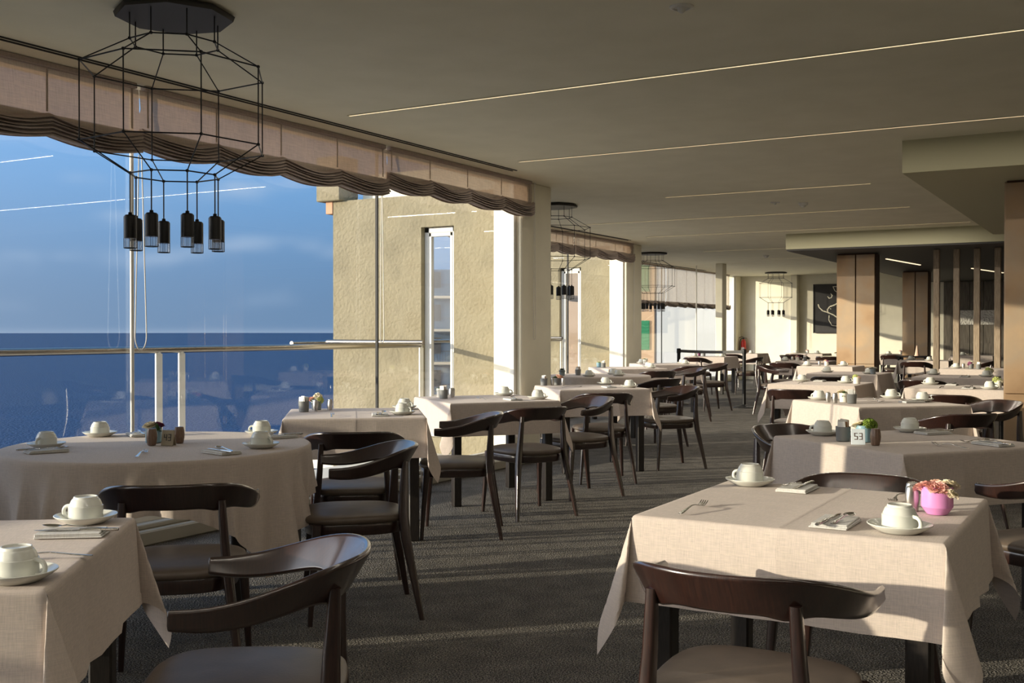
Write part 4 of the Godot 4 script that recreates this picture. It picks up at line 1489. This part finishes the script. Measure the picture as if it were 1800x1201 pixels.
func place_chairs() -> void:
	var n := Vector2(0, -1)
	var d := [
		[-1.935, -1.82, Vector2(-.8, .6), "dark armchair at lower left with its back to the aisle"],
		[-3.07, -2.84, Vector2(-.66, -.75), "dark armchair between the front left table and round table"],
		[-3.20, -3.81, Vector2(-.72, .69), "dark armchair at the right of the round window table"],
		[-3.72, -4.66, Vector2(-.62, -.78), "dark armchair just behind the round table's right chair"],
		[-3.84, -5.66, Vector2(-.86, .51), "dark armchair side-on with two arm ends pointing left"],
		[-3.83, -6.66, Vector2(-.868, -.496), "dark armchair facing the table before the narrow window"],
		[-3.86, -7.42, Vector2(-.5, .87), "dark armchair at the corner of the narrow window's table"],
		[-4.08, -8.51, Vector2(-.61, -.79), "dark armchair with sunlit cushion facing the first pillar's table"],
		[-3.92, -9.42, Vector2(-.67, .74), "dark armchair at the right of the first pillar's table"],
		[-4.78, -11.22, Vector2(-.94, -.34), "dark armchair at the right of the shaded round table"],
		[-5.66, -13.45, Vector2(-.707, -.707), "dark armchair behind the shaded round table"],
		[-5.69, -14.50, Vector2(-.72, .69), "dark armchair right of the table past the second chandelier"],
		[-6.0, -15.6, Vector2(-.707, -.707), "dark armchair in front of the second pillar's table"],
		[-6.12, -16.68, Vector2(-.707, .707), "dark armchair right of the second pillar's table"],
		[-6.98, -21.4, Vector2(-1, 0), "dark armchair right of the table behind the barrier belt"],
		[-7.68, -20.75, Vector2(0, -1), "dark armchair before the table behind the barrier belt"],
		[-.785, -2.60, Vector2(0, -1), "dark armchair in the right foreground with grained reddish back"],
		[-.83, -3.60, Vector2(0, 1), "dark armchair tucked behind the front right table"],
		[-.385, -4.78, Vector2(-.81, -.58), "dark armchair cut by the right edge of the picture"],
		[-1.42, -5.70, Vector2(.85, .53), "dark armchair at the left of the table numbered 53"],
		[-1.15, -7.58, Vector2(-.7, -.71), "dark armchair behind the table numbered 53"],
		[-1.10, -8.55, Vector2(-.707, .707), "dark armchair right of the table just behind number 53"],
		[-1.36, -9.75, Vector2(0, -1), "dark armchair facing the table beside the near bronze pillar"],
		[-2.68, -9.92, Vector2(0, -1), "dark armchair facing the aisle table two rows behind 53"],
		[-3.05, -12.85, Vector2(0, -1), "dark armchair facing the aisle table three rows behind 53"],
		[-4.72, -16.45, Vector2(1, 0), "dark armchair left of the table touching the twin bronze pillar"],
		[-5.1, -18.05, Vector2(0, -1), "dark armchair facing the table right of the barrier post"],
		[-4.3, -19.1, Vector2(-1, 0), "dark armchair at the right of the barrier post's table"],
		[-2.55, -20.6, Vector2(-1, 0), "dark armchair behind the timber posts"],
		[-2.0, -12.45, Vector2(0, -1), "dark armchair facing the second table past the near pillar"],
		[-3.3, -19.7, Vector2(0, -1), "dark armchair facing the table behind the twin bronze pillar"],
		[-6.75, -24.7, Vector2(0, -1), "dark armchair facing the far table before the end wall"],
		[-6.35, -23.3, Vector2(1, 0), "dark armchair left of the bare round table"],
		[-5.5, -22.6, Vector2(0, -1), "dark armchair in front of the bare round table"],
		[-4.7, -25.05, Vector2(0, -1), "dark armchair facing the far table under the painting"],
		[-8.1, -24.2, Vector2(0, -1), "dark armchair facing the far left table"]]
	for q in d:
		chair(q[0], q[1], q[2], q[3])

# ------------------------------------------------------------------ other things
func other_things() -> void:
	# bare round table
	var t := thing("round_table", "bare dark round table near the far end of the aisle", "table", Vector3(-5.5, 0, -23.4))
	var k := MB.new()
	k.lathe([Vector2(0, 0), Vector2(.26, 0), Vector2(.27, .012), Vector2(.25, .022), Vector2(.06, .035), Vector2(.05, .06), Vector2(.05, .06)].map(func(q): return q), 32)
	part(t, "base", k.done(), mats.table_wood)
	k = MB.new()
	k.lathe([Vector2(.045, .05), Vector2(.045, .71)], 16)
	part(t, "pedestal", k.done(), mats.table_wood)
	k = MB.new()
	k.lathe([Vector2(0, .71), Vector2(.49, .71), Vector2(.5, .716), Vector2(.5, .742), Vector2(.49, .75), Vector2(0, .75)], 48)
	part(t, "table_top", k.done(), mats.wood)
	pot("pot_white", Vector3(-5.55, .751, -23.3), "white pot of cream flowers on the bare round table")
	# belt barrier
	var p1 := Vector3(-5.71, 0, -17.56)
	var p2 := Vector3(-6.95, 0, -17.75)
	for q in [[p1, "black barrier post standing in the aisle"], [p2, "black barrier post behind the window-side chairs"]]:
		t = thing("barrier_post", q[1], "barrier post", q[0], 0, "belt barrier posts")
		k = MB.new()
		k.lathe([Vector2(.175, 0), Vector2(.178, .006), Vector2(.17, .016), Vector2(.06, .045), Vector2(.035, .055), Vector2(0, .056)], 32)
		part(t, "base", k.done(), mats.black_metal)
		k = MB.new()
		k.lathe([Vector2(.03, .05), Vector2(.03, .93)], 20)
		part(t, "pole", k.done(), mats.black_metal)
		k = MB.new()
		k.lathe([Vector2(.03, .90), Vector2(.036, .905), Vector2(.036, .975), Vector2(.03, .985), Vector2(0, .987)], 20)
		part(t, "belt_head", k.done(), mats.black_metal)
	var bl := MB.new()
	var dir := (p2 - p1).normalized()
	var rows := []
	for y in [.965, .915]:
		var row := PackedVector3Array()
		for i in 13:
			var s := i / 12.0
			row.append(p1 + dir * .037 + (p2 - p1 - dir * .074) * s + Vector3(0, y - .012 * sin(PI * s), 0))
		rows.append(row)
	bl.grid(rows)
	solo("barrier_belt", "grey webbing belt stretched between the two barrier posts", "belt", bl.done(), mats.belt)
	# fire extinguisher on the end wall
	t = thing("fire_extinguisher", "red fire extinguisher hung at the far end wall", "extinguisher", Vector3(-9.08, .62, -27.86))
	k = MB.new()
	k.lathe([Vector2(0, 0), Vector2(.06, 0), Vector2(.068, .012), Vector2(.068, .36), Vector2(.058, .41), Vector2(.026, .44), Vector2(.022, .46), Vector2(0, .46)], 28)
	part(t, "cylinder", k.done(), mats.red_paint)
	k = MB.new()
	k.box(Vector3(0, .48, 0), Vector3(.04, .05, .04), .005)
	k.box(Vector3(.04, .515, 0), Vector3(.13, .014, .02), .003, Transform3D(Basis(Vector3.BACK, .2), Vector3.ZERO))
	k.box(Vector3(.04, .485, 0), Vector3(.11, .012, .02), .003)
	part(t, "valve", k.done(), mats.black_metal)
	k = MB.new()
	k.tube([Vector3(-.02, .48, .01), Vector3(-.07, .46, .02), Vector3(-.085, .38, .03), Vector3(-.082, .15, .03)], .009, 8)
	part(t, "hose", k.done(), mats.black_metal)
	part(t, "label_panel", boxm(Vector3(.09, .14, .012), .004, Vector3(0, .17, .064)), mats.packet)
	part(t, "instruction_band", boxm(Vector3(.09, .05, .012), .004, Vector3(0, .07, .064)), mats.orange_paper)
	part(t, "bracket", boxm(Vector3(.05, .1, .08), .004, Vector3(0, .3, -.1)), mats.black_metal)
	# painting
	t = thing("painting", "dark framed painting with loose pale brush curves on end wall", "painting", Vector3(-6.62, 1.87, -27.95))
	k = MB.new()
	k.grid([PackedVector3Array([Vector3(-.6, .6, .021), Vector3(.6, .6, .021)]), PackedVector3Array([Vector3(-.6, -.6, .021), Vector3(.6, -.6, .021)])])
	var mm := part(t, "canvas", k.done(), mats.painting)
	k = MB.new()
	for s in [-1, 1]:
		k.box(Vector3(s * .615, 0, .02), Vector3(.03, 1.26, .04), .003)
		k.box(Vector3(0, s * .615, .02), Vector3(1.2, .03, .04), .003)
	part(t, "frame", k.done(), mats.table_wood)
	for q in [[-3.57, "left"], [-3.08, "right"]]:
		t = thing("relief_panel", "%s square pale carved relief on the grooved boards" % q[1], "artwork", Vector3(q[0], 1.62, -27.94))
		part(t, "carved_face", boxm(Vector3(.35, .35, .03), .006, Vector3(0, 0, .015)), mats.relief_art)
	# serving stand at the bronze pillar
	t = thing("tray_stand", "dark serving stand with a tray before the second bronze pillar", "stand", Vector3(-3.75, 0, -21.9))
	for sx in [-1, 1]:
		for sz in [-1, 1]:
			part(t, "leg", boxm(Vector3(.035, .78, .035), .004, Vector3(.24 * sx, .39, .2 * sz)), mats.table_wood)
	part(t, "tray", boxm(Vector3(.6, .03, .46), .008, Vector3(0, .795, 0)), mats.table_wood)
	k = MB.new()
	k.lathe([Vector2(.05, 0), Vector2(.045, .01), Vector2(.006, .2), Vector2(0, .2)], 20)
	solo("paper_cone", "small orange cone standing on the serving stand", "cone", k.done(), mats.petal_blush, Vector3(-3.68, .811, -21.85))

func _ready() -> void:
	view_and_light()
	make_materials()
	building()
	outside()
	blinds()
	ceiling_things()
	chair_meshes()
	small_meshes()
	tables()
	place_chairs()
	place_items()
	other_things()
